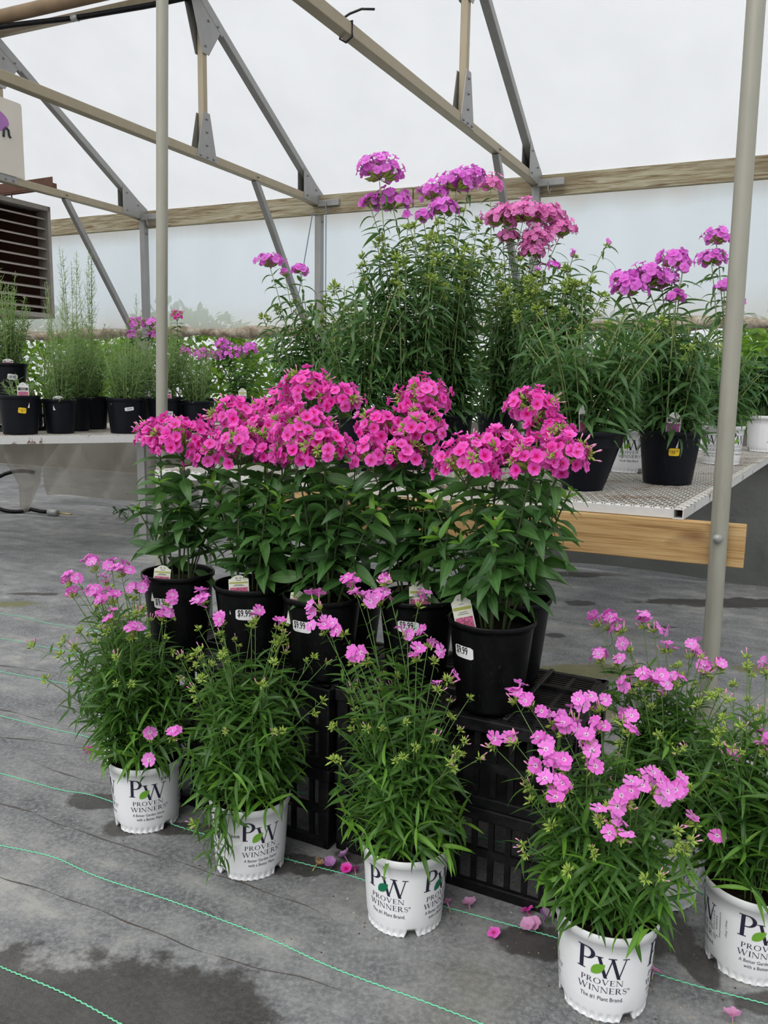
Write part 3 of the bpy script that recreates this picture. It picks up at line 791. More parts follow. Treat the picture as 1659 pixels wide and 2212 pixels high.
def flower_template(rad, cup, notch=.0, gap=.0, seed=0, tube=.018, star=False):
    r = random.Random(seed)
    V, Fc, uv, mi = [(0, 0, -.0012)], [], [(0, 0)], []
    for p in range(5):
        a0 = 2 * math.pi * p / 5 + r.uniform(-.06, .06)
        tilt = r.uniform(-.0015, .0022)
        L = rad * r.uniform(.93, 1.05)
        prof = [(.20, .16), (.45, .44), (.70, .60), (.90, .55), (1.0, .28)] if not star else [(.2, .13), (.45, .32), (.7, .50), (.9, .50), (1.0, .24)]
        base = len(V)
        for i, (t, hw) in enumerate(prof):
            hw *= (1 - gap)
            cz = cup * (t ** 1.6) * rad + tilt * t
            for k, sx_ in enumerate((-1, 0, 1)):
                x = L * t - (notch * L if (i == len(prof) - 1 and k == 1) else 0)
                y = sx_ * hw * L
                z = cz + (.0016 if k == 2 else -.0008 if k == 0 else .0) * t + (-.0014 * (1 - abs(sx_)) * t)
                V.append((x * math.cos(a0) - y * math.sin(a0), x * math.sin(a0) + y * math.cos(a0), z))
                uv.append((t * (1 if k == 1 else 1.02), 0))
        Fc.append((0, base, base + 1)); Fc.append((0, base + 1, base + 2)); mi += [0, 0]
        for i in range(len(prof) - 1):
            for k in range(2):
                q = base + i * 3 + k
                Fc.append((q, q + 3, q + 4, q + 1)); mi.append(0)
    n = 5; b0 = len(V)
    for i, (z, rr) in enumerate(((-.0005, .0022), (-tube * .6, .0012), (-tube, .0016))):
        for k in range(n):
            a = 2 * math.pi * k / n
            V.append((rr * math.cos(a), rr * math.sin(a), z)); uv.append((.55, 0))
    for i in range(2):
        for k in range(n):
            Fc.append((b0 + i * n + k, b0 + (i + 1) * n + k, b0 + (i + 1) * n + (k + 1) % n, b0 + i * n + (k + 1) % n)); mi.append(0 if i == 0 else 1)
    return V, Fc, uv, mi

FLOWER = {}
def flower_set(key, mat, rad, cups, notch=0.0, gap=0.0, star=False, tube=.018):
    L = []
    for i, c in enumerate(cups):
        V, Fc, uv, mi = flower_template(rad, c, notch, gap, i + 11, tube, star)
        me = mesh_from('flower_' + key, V, Fc, True, uv, mi)
        me.materials.append(M_[mat]); me.materials.append(M_['bud_green'])
        L.append(me)
    FLOWER[key] = L
flower_set('hot', 'petal_hot', .0133, (.02, .16, .30, -.10, .40), .05, .06)
flower_set('pink', 'petal_pink', .0150, (.0, .10, -.12, .2, -.2), .10, .04, True)
flower_set('lilac', 'petal_lilac', .0150, (.0, .12, -.1, .2))
flower_set('rose', 'petal_rose', .0165, (.0, .12, -.1, .2), .05, .05, True)
flower_set('pale', 'petal_pale', .0145, (.2, .35))
flower_set('dry', 'petal_dry', .011, (.9, 1.3))
flower_set('mauve', 'petal_mauve', .0135, (.4, .7))

def bud_mesh(seed, n, L, pink):
    """spiky cluster of calyces, some with a coloured unopened bud"""
    r = random.Random(seed); b = MB()
    for i in range(n):
        th = r.uniform(0, 2 * math.pi); ph = math.acos(r.uniform(.12, 1.0))
        d = Vector((math.sin(ph) * math.cos(th), math.sin(ph) * math.sin(th), math.cos(ph)))
        o = d * L * r.uniform(.15, .45)
        l = L * r.uniform(.6, 1.0)
        b.tube([o, o + d * l * .45, o + d * l], [L * .06, L * .16, L * .015], 4, 0, False)
        if i < pink:
            q = o + d * l * .8
            d2 = (d + Vector((0, 0, 1.1))).normalized()
            b.tube([q, q + d2 * L * .3, q + d2 * L * .62, q + d2 * L * .85], [L * .05, L * .08, L * .12, L * .02], 5, 1, False)
    for k in range(3):       # little bracts below
        a = k * 2.1 + r.random()
        d = Vector((math.cos(a), math.sin(a), -.1)); s = Vector((-math.sin(a), math.cos(a), 0))
        p = d * L * .9
        b.add([(0, 0, 0), p * .5 + s * L * .13, p + Vector((0, 0, -.1 * L)), p * .5 - s * L * .13], [(0, 1, 2, 3)])
    me = b.mesh('bud_cluster', True)
    me.materials.append(M_['bud_green']); me.materials.append(M_['bud_pink'])
    return me
BUDS = [bud_mesh(3 + i, 15, .0135, 0) for i in range(3)]
BUDS_PINK = [bud_mesh(23 + i, 14, .0130, 2 + i) for i in range(3)]

def frames(P, A, up_bias, roll=0.0):
    """P (n,3) origins, A (n,3) unit leaf axes -> rotation columns x,y,z with the blade facing up"""
    up = np.tile(np.array([0, 0, 1.0]), (len(A), 1)) + up_bias
    X = np.cross(A, up); nn = np.linalg.norm(X, axis=1, keepdims=True)
    X = np.where(nn < 1e-3, np.array([1.0, 0, 0]), X / np.maximum(nn, 1e-6))
    Z = np.cross(X, A)
    if np.isscalar(roll) and roll == 0: return X, A, Z
    c, s = np.cos(roll)[:, None], np.sin(roll)[:, None]
    return X * c + Z * s, A, Z * c - X * s

def bez(p0, p1, p2, t):
    t = np.asarray(t)[:, None]
    return (1 - t) ** 2 * p0 + 2 * (1 - t) * t * p1 + t ** 2 * p2
def bezd(p0, p1, p2, t):
    t = np.asarray(t)[:, None]
    d = 2 * (1 - t) * (p1 - p0) + 2 * t * (p2 - p1)
    return d / np.linalg.norm(d, axis=1, keepdims=True)

# solid things that leaves and stems must not grow through: pots (cones), poles, crates, bench
ZCRATE, ZBENCH = 2 * .193 + .007, .747
CONES = [(d[0][0], d[0][1], .0745, .0895, 0.0, .167) for d in (P1, P2D, P3, P4, P5, P6, P7)]
CONES += [(d[0][0], d[0][1], .068, .0915, ZCRATE, .19) for d in (B1, B2, B3, B4, B5, B6, B7, B8)]
CONES += [(d[0][0], d[0][1], .08, .105, ZBENCH, .20) for d in (T1, T2, T3, T4, T5, T6)]
CONES += [(T7[0][0], T7[0][1], .078, .102, ZBENCH, .178), (T8[0][0], T8[0][1], .062, .12, ZBENCH, .185), (T9[0][0], T9[0][1], .0745, .0895, ZBENCH, .167), (T10[0][0], T10[0][1], .0745, .0895, ZBENCH, .167)]
CONES += [(.86, 2.051, .024, .024, 0.0, 3.0), (-.85, 3.148, .024, .024, 0.0, 3.0)]
_c27, _s27 = math.cos(math.radians(27.5)), math.sin(math.radians(27.5))
BOXES = [  # origin x, y, axis u, axis w, u range, w range, z range
    ((.362, 1.487), (_c27, -_s27), (_s27, _c27), (-.525, .004), (-.004, .364), (0, ZCRATE)),
    ((.362, 1.487), (_c27, -_s27), (_s27, _c27), (-1.135, -.525), (-.02, .35), (0, ZCRATE)),
    ((.797, 2.13), (.903, -.4295), (.4295, .903), (-1.82, .0), (-.004, 2.9), (.712, .748)),
    ((.797, 2.13), (.903, -.4295), (.4295, .903), (-1.4, .15), (-.022, .03), (.60, .72))]
def blocked(P, own=None):
    P = np.asarray(P, float); m = np.zeros(len(P), bool)
    for (x, y, r0, r1, z0, h) in CONES:
        mine = own is not None and abs(own[0] - x) + abs(own[1] - y) < 2e-3
        top = z0 + h - (.022 if mine else 0)
        k = (P[:, 2] > z0 - .001) & (P[:, 2] < top)
        r = r0 + (r1 - r0) * np.clip((P[:, 2] - z0) / h, 0, 1) + .002
        m |= k & ((P[:, 0] - x) ** 2 + (P[:, 1] - y) ** 2 < r * r)
    for (o, u_, v_, ur, vr, zr) in BOXES:
        dx, dy_ = P[:, 0] - o[0], P[:, 1] - o[1]
        a = dx * u_[0] + dy_ * u_[1]; b_ = dx * v_[0] + dy_ * v_[1]
        m |= (a > ur[0]) & (a < ur[1]) & (b_ > vr[0]) & (b_ < vr[1]) & (P[:, 2] > zr[0]) & (P[:, 2] < zr[1])
    m |= P[:, 2] < .001
    return m

class Plant:
    """one potted plant: collects stems, leaves, flowers and buds, then makes its parts"""
    def __init__(s, root, base):
        s.root, s.base = root, np.array(base, float)
        s.leaves, s.stems, s.objs = [], [], []
    def clear(s, p0, p1, p2):
        return not blocked(bez(np.array(p0, float), np.array(p1, float), np.array(p2, float), np.linspace(.3, 1, 14)), s.base).any()
    def route(s, p0, p1, p2):
        """bow the stem up and towards the open side until it is clear"""
        for k in range(9):
            if s.clear(p0, p1, p2): return p1
            p1 = p1 + V3(0, -.022, .022)
        return None
    def stem(s, p0, p1, p2, r0=.0022, r1=.0011, n=7):
        s.stems.append((np.array(p0), np.array(p1), np.array(p2), r0, r1, n))
    def add_leaves(s, key, P, A, L, roll):
        X, Y, Z = frames(P, A, rng.normal(0, .25, (len(A), 3)), roll)
        Lc = np.asarray(L)[:, None]
        bad = np.zeros(len(P), bool)
        for (fy, fz) in ((.35, -.04), (.65, -.16), (.88, -.34)):
            bad |= blocked(P + Y * Lc * fy + Z * Lc * fz, s.base)
        for i in range(len(P)):
            if bad[i]: continue
            s.leaves.append((key, P[i], X[i], Y[i], Z[i], L[i]))
    def leafy(s, key, p0, p1, p2, t0, t1, spacing, length, elev, az0=None, taper=.6, young=None, nyoung=0, per=2, lenvar=.2):
        tot = np.linalg.norm(p1 - p0) + np.linalg.norm(p2 - p1)
        n = max(2, int(tot * (t1 - t0) / spacing))
        t = np.linspace(t0, t1, n) + rng.uniform(-.3, .3, n) / max(n, 2) * (t1 - t0)
        P, T = bez(p0, p1, p2, t), bezd(p0, p1, p2, t)
        az = (rng.uniform(0, 6.28) if az0 is None else az0) + np.arange(n) * (math.pi / 2) + rng.normal(0, .25, n)
        ref = np.array([.37, .93, .05])
        U = np.cross(T, ref); U /= np.linalg.norm(U, axis=1, keepdims=True)
        W = np.cross(T, U)
        for k in range(per):
            a = az + k * 2 * math.pi / per
            D = U * np.cos(a)[:, None] + W * np.sin(a)[:, None]
            e = elev + rng.normal(0, .2, n)
            A = D * np.cos(e)[:, None] + T * np.sin(e)[:, None]
            A /= np.linalg.norm(A, axis=1, keepdims=True)
            frac = (t - t0) / max(t1 - t0, 1e-6)
            L = length * (1 - (1 - taper) * frac ** 1.5) * rng.uniform(1 - lenvar, 1 + lenvar, n)
            kk = np.array([key] * n, object)
            for i in range(n):
                kk[i] = young if (young and i >= n - nyoung) else key
            roll = rng.normal(0, .35, n)
            for kname in set(kk):
                msk = kk == kname
                s.add_leaves(kname, P[msk], A[msk], L[msk], roll[msk])
    def obj(s, name, me, p, d, scale=1.0, spin=None):
        """object whose local +Z points along d"""
        s.objs.append((name, me, np.array(p), np.array(d), scale, random.uniform(0, 6.28) if spin is None else spin))
    def head(s, key, c, R, n, squash=.75, axis=(0, 0, 1), low=-.25, scale=1.0, budfrac=.0):
        """dome of florets round a stem tip"""
        ga = math.pi * (3 - math.sqrt(5))
        for i in range(n):
            z = 1 - (i + .5) / n * (1 - low)
            rr = math.sqrt(max(0, 1 - z * z)); a = i * ga + random.uniform(-.25, .25)
            d = np.array([rr * math.cos(a), rr * math.sin(a), z]) + rng.normal(0, .13, 3)
            p = np.array(c) + np.array([d[0] * R, d[1] * R, d[2] * R * squash]) * random.uniform(.72, 1.08)
            dd = d * np.array([1, 1, .8]) + np.array([0, 0, .15]); dd /= np.linalg.norm(dd)
            s.obj('flower', random.choice(FLOWER[key]), p, dd, scale * random.uniform(.85, 1.12))
        s.obj('flower_core', random.choice(BUDS), np.array(c) - np.array([0, 0, R * .25]), (0, 0, 1), R / .0135 * .62)
    def finish(s, n_single=150, stem_mat='stem_green', cam_only=True):
        base = s.base
        # stems: thin, joined
        V, Fc = [], []
        off = 0
        for (p0, p1, p2, r0, r1, n) in s.stems:
            t = np.linspace(0, 1, n)
            P, T = bez(p0, p1, p2, t), bezd(p0, p1, p2, t)
            U = np.cross(T, np.array([.6, .8, .1])); U /= np.linalg.norm(U, axis=1, keepdims=True); W = np.cross(T, U)
            r = (r0 + (r1 - r0) * t)[:, None]
            k = 4
            ring = np.stack([P + (U * math.cos(2 * math.pi * j / k) + W * math.sin(2 * math.pi * j / k)) * r for j in range(k)], 1).reshape(-1, 3)
            V.append(ring)
            i, j = np.meshgrid(np.arange(n - 1), np.arange(k), indexing='ij')
            f = np.stack([i * k + j, i * k + (j + 1) % k, (i + 1) * k + (j + 1) % k, (i + 1) * k + j], -1).reshape(-1, 4) + off
            Fc.append(f); off += n * k
        if V:
            me = mesh_np('stems', np.concatenate(V) - base, np.concatenate(Fc))
            o = link('stems', me, M_[stem_mat], s.root); o['kind'] = 'stuff'
        # leaves: the nearest ones are parts, the rest one joined part
        s.leaves.sort(key=lambda l: np.linalg.norm(l[1] + l[3] * l[5] * .5 - CAMP))
        for (key, p, X, Y, Z, L) in s.leaves[:n_single]:
            me = random.choice(LEAF[key])[3]
            q = p - base
            link('leaf', me, None, s.root, Matrix(((X[0] * L, Y[0] * L, Z[0] * L, q[0]), (X[1] * L, Y[1] * L, Z[1] * L, q[1]), (X[2] * L, Y[2] * L, Z[2] * L, q[2]), (0, 0, 0, 1))))
        rest = s.leaves[n_single:]
        if rest:
            VV, FF, UU, MI, mats, off = [], [], [], [], [], 0
            for (key, p, X, Y, Z, L) in rest:
                v, f, uv, me = random.choice(LEAF[key])
                VV.append((v[:, 0:1] * X + v[:, 1:2] * Y + v[:, 2:3] * Z) * L + (p - base))
                FF.append(f + off); UU.append(uv); off += len(v)
                mt = me.materials[0]
                if mt not in mats: mats.append(mt)
                MI.append(np.full(len(f), mats.index(mt)))
            me = mesh_np('foliage', np.concatenate(VV), np.concatenate(FF), np.concatenate(UU), True, np.concatenate(MI))
            for mt in mats: me.materials.append(mt)
            o = link('foliage', me, None, s.root); o['kind'] = 'stuff'
        cnt = {}
        for (name, me, p, d, sc, spin) in s.objs:
            d = Vector(d).normalized()
            R = d.to_track_quat('Z', 'Y').to_matrix().to_4x4() @ Matrix.Rotation(spin, 4, 'Z') @ Matrix.Scale(sc, 4)
            link(name, me, None, s.root, Matrix.Translation(Vector(p - base)) @ R)

V3 = lambda *a: np.array(a, float)

def meadow_phlox(root, loc, zr, clusters, h, spread, nst=26, key='narrow', fl='pink', nsingle=170, lean=(0, 0), leaf=.075, fill=15, budp=.35):
    """narrow-leaved phlox in a white pot; clusters = (x, y, z, n florets)"""
    x0, y0 = loc[0], loc[1]
    pl = Plant(root, (x0, y0, root.location.z))
    def base_pt(r=.05):
        a, q = rng.uniform(0, 6.28), r * math.sqrt(rng.uniform(0, 1))
        return V3(x0 + q * math.cos(a), y0 + q * math.sin(a), zr - .015)
    def one(tip, nf, bud=True, lf=leaf):
        b0 = base_pt()
        out = (tip - b0) * V3(1, 1, 0)
        b0 = b0 + out * .12
        p1 = b0 + V3(0, 0, (tip[2] - b0[2]) * .58) + out * .22
        q1 = pl.route(b0, p1, tip)
        if q1 is None and nf == 0: return
        p1 = p1 if q1 is None else q1
        pl.stem(b0, p1, tip, .0017, .0009)
        pl.leafy(key, b0, p1, tip, .08, .72, .019, lf, .50, taper=.75, per=2)
        pl.leafy(key, b0, p1, tip, .74, .95, .030, lf * .55, .55, taper=.5, per=2)
        td = bezd(b0, p1, tip, [1.0])[0]
        if nf > 0:
            for i in range(nf):
                d = td * .5 + rng.normal(0, .5, 3) + V3(0, -.25, .45)
                d /= np.linalg.norm(d)
                off = (d * V3(1, 1, .5)) * (.026 if nf > 3 else .022 if nf > 2 else .014) + rng.normal(0, .006, 3)
                pl.obj('flower', random.choice(FLOWER[fl]), tip + off + V3(0, 0, .006), d, random.uniform(.82, 1.08))
            pl.obj('bud_cluster', random.choice(BUDS_PINK), tip - td * .008, td, random.uniform(.9, 1.2))
        elif bud:
            pl.obj('bud_cluster', random.choice(BUDS_PINK if rng.uniform() < budp else BUDS), tip, td, random.uniform(.65, 1.05))
            if rng.uniform() < .45:
                q = bez(b0, p1, tip, [.86])[0]; d = td + rng.normal(0, .5, 3); d /= np.linalg.norm(d)
                t2 = q + d * rng.uniform(.02, .035)
                pl.stem(q, (q + t2) / 2, t2, .0009, .0008, 3)
                pl.obj('bud_cluster', random.choice(BUDS), t2, d, random.uniform(.55, .85))
    for (cx, cy, cz, nf) in clusters:
        one(V3(cx, cy, cz), int(nf))
    for i in range(nst):
        a, q = rng.uniform(0, 6.28), spread * math.sqrt(rng.uniform(.02, 1))
        hh = h * (1 - .38 * (q / spread) ** 2) * rng.uniform(.72, 1.0)
        one(V3(x0 + lean[0] + q * math.cos(a), y0 + lean[1] + q * math.sin(a), zr + hh), 0)
    for i in range(int(nst * .8)):      # lower leafy shoots that fill the middle
        a, q = rng.uniform(0, 6.28), spread * .85 * math.sqrt(rng.uniform(.02, 1))
        tip = V3(x0 + lean[0] * .5 + q * math.cos(a), y0 + lean[1] * .5 + q * math.sin(a), zr + h * rng.uniform(.25, .62))
        b0 = V3(x0 + .4 * min(q, .11) * math.cos(a), y0 + .4 * min(q, .11) * math.sin(a), zr - .015)
        p1 = (b0 + tip) / 2 + V3(0, 0, .05)
        if not pl.clear(b0, p1, tip): continue
        pl.stem(b0, p1, tip, .0016, .0009, 5)
        pl.leafy(key, b0, p1, tip, .1, .97, .019, leaf, .45, taper=.75, young='youngnarrow' if rng.uniform() < .25 else None, nyoung=1, per=2)
    for i in range(fill):       # short leafy shoots round the rim
        a = 2 * math.pi * i / fill + rng.uniform(-.3, .3); q = rng.uniform(.085, .125)
        tip = V3(x0 + q * math.cos(a), y0 + q * math.sin(a), zr + rng.uniform(.015, .12))
        b0 = V3(x0 + .055 * math.cos(a), y0 + .055 * math.sin(a), zr - .015)
        p1 = (b0 + tip) / 2 + V3(0, 0, .03)
        pl.stem(b0, p1, tip, .0016, .001, 4)
        pl.leafy(key, b0, p1, tip, .25, .98, .015, leaf * .95, .35, taper=.8, young='youngnarrow' if rng.uniform() < .6 else None, nyoung=3, per=2)
    pl.finish(nsingle)
    return pl

def border_phlox(root, loc, zr, heads, leaf=.102, nsingle=260, fl='hot', fscale=1.0, nfl=46, extra=4):
    """broad-leaved phlox with domed flower heads; heads = (x, y, z, radius)"""
    x0, y0 = loc[0], loc[1]
    pl = Plant(root, (x0, y0, root.location.z))
    hs = [V3(*h[:3]) for h in heads]
    for (hx, hy, hz, hr) in heads:
        c = V3(hx, hy, hz)
        a = math.atan2(hy - y0, hx - x0); q = .025
        b0 = V3(x0 + q * math.cos(a) + rng.uniform(-.015, .015), y0 + q * math.sin(a) + rng.uniform(-.015, .015), zr - .02)
        out = (c - b0) * V3(1, 1, 0)
        p1 = b0 + V3(0, 0, (c[2] - b0[2]) * .6) + out * .35
        tip = c - V3(0, 0, hr * .4)
        pl.stem(b0, p1, tip, .0038, .0022)
        pl.leafy('broad', b0, p1, tip, .10, .93, .024, leaf * .95, .24, taper=.80)
        n = int(nfl * (hr / .06) ** 2)
        pl.head(fl, c, hr, n, .85, scale=fscale, low=-.35)
        for k in range(4):
            d = rng.normal(0, 1, 3); d[2] = abs(d[2]) * .7; d /= np.linalg.norm(d)
            pl.obj('bud_cluster', random.choice(BUDS_PINK), c + d * hr * V3(1, 1, .85) * .92, d, random.uniform(.9, 1.3))
        # small branchlets inside the head
        for k in range(6):
            d = rng.normal(0, 1, 3); d[2] = abs(d[2]); d /= np.linalg.norm(d)
            pl.stem(tip - V3(0, 0, .02), tip + d * hr * .4, c + d * hr * .75, .0013, .0009, 4)
    for i in range(extra):      # leafy side shoots without flowers, bright at the tip
        h = hs[i % len(hs)] if hs else V3(x0, y0, zr + .35)
        ref = V3(x0 + rng.uniform(-.13, .13), y0 + rng.uniform(-.12, .06), 0)
        tip = V3(ref[0], ref[1], zr + (h[2] - zr) * rng.uniform(.45, .78))
        b0 = V3(x0 + (ref[0] - x0) * .25, y0 + (ref[1] - y0) * .25, zr - .02)
        p1 = (b0 + tip) / 2 + V3(0, 0, .04)
        if not pl.clear(b0, p1, tip): continue
        pl.stem(b0, p1, tip, .003, .0016)
        pl.leafy('broad', b0, p1, tip, .26, .9, .023, leaf * .9, .28, taper=.7)
        pl.leafy('youngbroad', p1, (p1 + tip) / 2, tip, .80, 1.0, .010, leaf * .50, .65, taper=.7)
    pl.finish(nsingle, 'stem_dark')
    return pl

def tall_phlox(root, loc, zr, heads, h, spread, nst, key='tall', fl='lilac', leaf=.112, nsingle=150, lean=(0, 0), nfl=34, spacing=.031, budk=1.0, hmin=.7):
    x0, y0 = loc[0], loc[1]
    pl = Plant(root, (x0, y0, root.location.z))
    def grow(tip, leafk=1.0):
        a = rng.uniform(0, 6.28); q = .07 * math.sqrt(rng.uniform(0, 1))
        b0 = V3(x0 + q * math.cos(a), y0 + q * math.sin(a), zr - .02)
        out = (tip - b0) * V3(1, 1, 0)
        p1 = b0 + V3(0, 0, (tip[2] - b0[2]) * .55) + out * .3
        pl.stem(b0, p1, tip, .0034, .0018)
        pl.leafy(key, b0, p1, tip, .05, .95, spacing, leaf * leafk, .25, taper=.7, lenvar=.3)
        return bezd(b0, p1, tip, [1.0])[0], (b0, p1)
    for (hx, hy, hz, hr) in heads:
        c = V3(hx, hy, hz)
        td, _ = grow(c - V3(0, 0, hr * .3))
        n = max(1, int(nfl * (hr / .06) ** 2))
        if hr < .02:
            for k in range(n): pl.obj('flower', random.choice(FLOWER[fl]), c + rng.normal(0, .005, 3), V3(0, -.4, .8) + rng.normal(0, .3, 3), 1.0)
            pl.obj('bud_cluster', random.choice(BUDS), c - V3(0, 0, .02), td, 1.4)
        else:
            pl.head(fl, c, hr, n, .7, low=-.1)
    for i in range(nst):
        a, q = rng.uniform(0, 6.28), spread * math.sqrt(rng.uniform(.02, 1))
        hh = h * rng.uniform(hmin, 1.0) * (1 - .18 * (q / spread) ** 2)
        tip = V3(x0 + lean[0] + q * math.cos(a), y0 + lean[1] + q * math.sin(a), zr + hh)
        td, (b0, p1) = grow(tip)
        if rng.uniform() < budk:
            pl.obj('bud_cluster', random.choice(BUDS), tip, td, random.uniform(1.3, 1.9))
            for k in range(2):
                q2 = bez(b0, p1, tip, [rng.uniform(.90, .97)])[0]; d = td * .6 + rng.normal(0, .5, 3); d /= np.linalg.norm(d)
                t2 = q2 + d * rng.uniform(.015, .03)
                pl.stem(q2, (q2 + t2) / 2, t2, .0012, .001, 3)
                pl.obj('bud_cluster', random.choice(BUDS), t2, d, random.uniform(.9, 1.3))
    for i in range(10):
        a = rng.uniform(0, 6.28); q = rng.uniform(.09, .17)
        tip = V3(x0 + q * math.cos(a), y0 + q * math.sin(a), zr + rng.uniform(.05, .3))
        b0 = V3(x0 + .05 * math.cos(a), y0 + .05 * math.sin(a), zr - .02)
        p1 = (b0 + tip) / 2 + V3(0, 0, .05)
        pl.stem(b0, p1, tip, .0018, .001, 4)
        pl.leafy(key, b0, p1, tip, .2, .98, .026, leaf, .2)
    pl.finish(nsingle, 'stem_pale')
    return pl

def sage(root, loc, zr, h, spread, nst=20, spires=0, spire_h=.7):
    x0, y0 = loc[0], loc[1]
    pl = Plant(root, (x0, y0, root.location.z))
    nst = int(nst * 1.7)
    for i in range(nst + spires):
        a, q = rng.uniform(0, 6.28), spread * math.sqrt(rng.uniform(.02, 1))
        hh = h * rng.uniform(.6, 1.15) * (1 - .2 * (q / spread) ** 2)
        if i >= nst: hh = spire_h * rng.uniform(.85, 1.0); q *= .4
        tip = V3(x0 + q * math.cos(a), y0 + q * math.sin(a), zr + hh)
        b0 = V3(x0 + .35 * q * math.cos(a), y0 + .35 * q * math.sin(a), zr - .02)
        p1 = b0 + V3(0, 0, hh * .55) + (tip - b0) * V3(1, 1, 0) * .25
        pl.stem(b0, p1, tip, .003, .0012, 6)
        pl.leafy('sage', b0, p1, tip, .05, .97, .021, .070 if i < nst else .045, .75, taper=.5)
        if i >= nst:            # thin branching spire
            for k in range(12):
                t = .45 + .5 * k / 12
                p = bez(b0, p1, tip, [t])[0]; aa = rng.uniform(0, 6.28)
                d = V3(math.cos(aa) * .6, math.sin(aa) * .6, .8)
                L = .13 * (1.15 - t)
                e = p + d * L + V3(0, 0, L * .3)
                pl.stem(p, p + d * L * .5, e, .0014, .0008, 4)
                pl.leafy('sage', p, p + d * L * .5, e, .2, 1.0, .014, .018, .8)
    pl.finish(0, 'stem_pale')
    return pl

# ------------------------------------------------------------------ lettering (flat shapes that get wrapped round a pot)
_txt = {}
def text2d(s, size, align='CENTER', bold=0.0):
    k = (s, align, bold)
    if k not in _txt:
        cu = bpy.data.curves.new('lettering', 'FONT'); cu.body = s; cu.align_x = align; cu.resolution_u = 2
        cu.offset = bold
        ob = bpy.data.objects.new('lettering', cu); COL.objects.link(ob)
        dg = bpy.context.evaluated_depsgraph_get()
        me = bpy.data.meshes.new_from_object(ob.evaluated_get(dg))
        V = [(v.co.x, v.co.y) for v in me.vertices]; Fc = [tuple(p.vertices) for p in me.polygons]
        bpy.data.objects.remove(ob); bpy.data.meshes.remove(me); bpy.data.curves.remove(cu)
        _txt[k] = (V, Fc)
    V, Fc = _txt[k]
    return [(x * size, y * size) for x, y in V], Fc

class P2:
    def __init__(s): s.v, s.f, s.m = [], [], []
    def poly(s, pts, m=0):
        k = len(s.v); s.v += list(pts); s.f.append(tuple(range(k, k + len(pts)))); s.m.append(m)
    def strip(s, A, B, m=0):
        for i in range(len(A) - 1): s.poly([A[i], A[i + 1], B[i + 1], B[i]], m)
    def add(s, VF, dx=0, dy=0, m=0, sx=1.0):
        V, Fc = VF; k = len(s.v); s.v += [(x * sx + dx, y + dy) for x, y in V]
        s.f += [tuple(i + k for i in f) for f in Fc]; s.m += [m] * len(Fc)
    def put(s, o, dx, dy, k):
        b = len(s.v); s.v += [(x * k + dx, y * k + dy) for x, y in o.v]; s.f += [tuple(i + b for i in f) for f in o.f]; s.m += o.m

def rect(g, x0, y0, x1, y1): g.poly([(x0, y0), (x1, y0), (x1, y1), (x0, y1)])
def diag(g, xa, xb, wd, n=4):        # from (xa, top) to (xb, bottom), horizontal width wd
    A = [(xa + (xb - xa) * i / n, 1 - i / n) for i in range(n + 1)]
    g.strip(A, [(x + wd, y) for x, y in A])
def arc(g, cx, cy, ro, rio, a0, a1, n=12):
    A = [(cx + ro[0] * math.cos(a0 + (a1 - a0) * i / n), cy + ro[1] * math.sin(a0 + (a1 - a0) * i / n)) for i in range(n + 1)]
    B = [(cx + rio[0] * math.cos(a0 + (a1 - a0) * i / n), cy + rio[1] * math.sin(a0 + (a1 - a0) * i / n)) for i in range(n + 1)]
    g.strip(A, B)

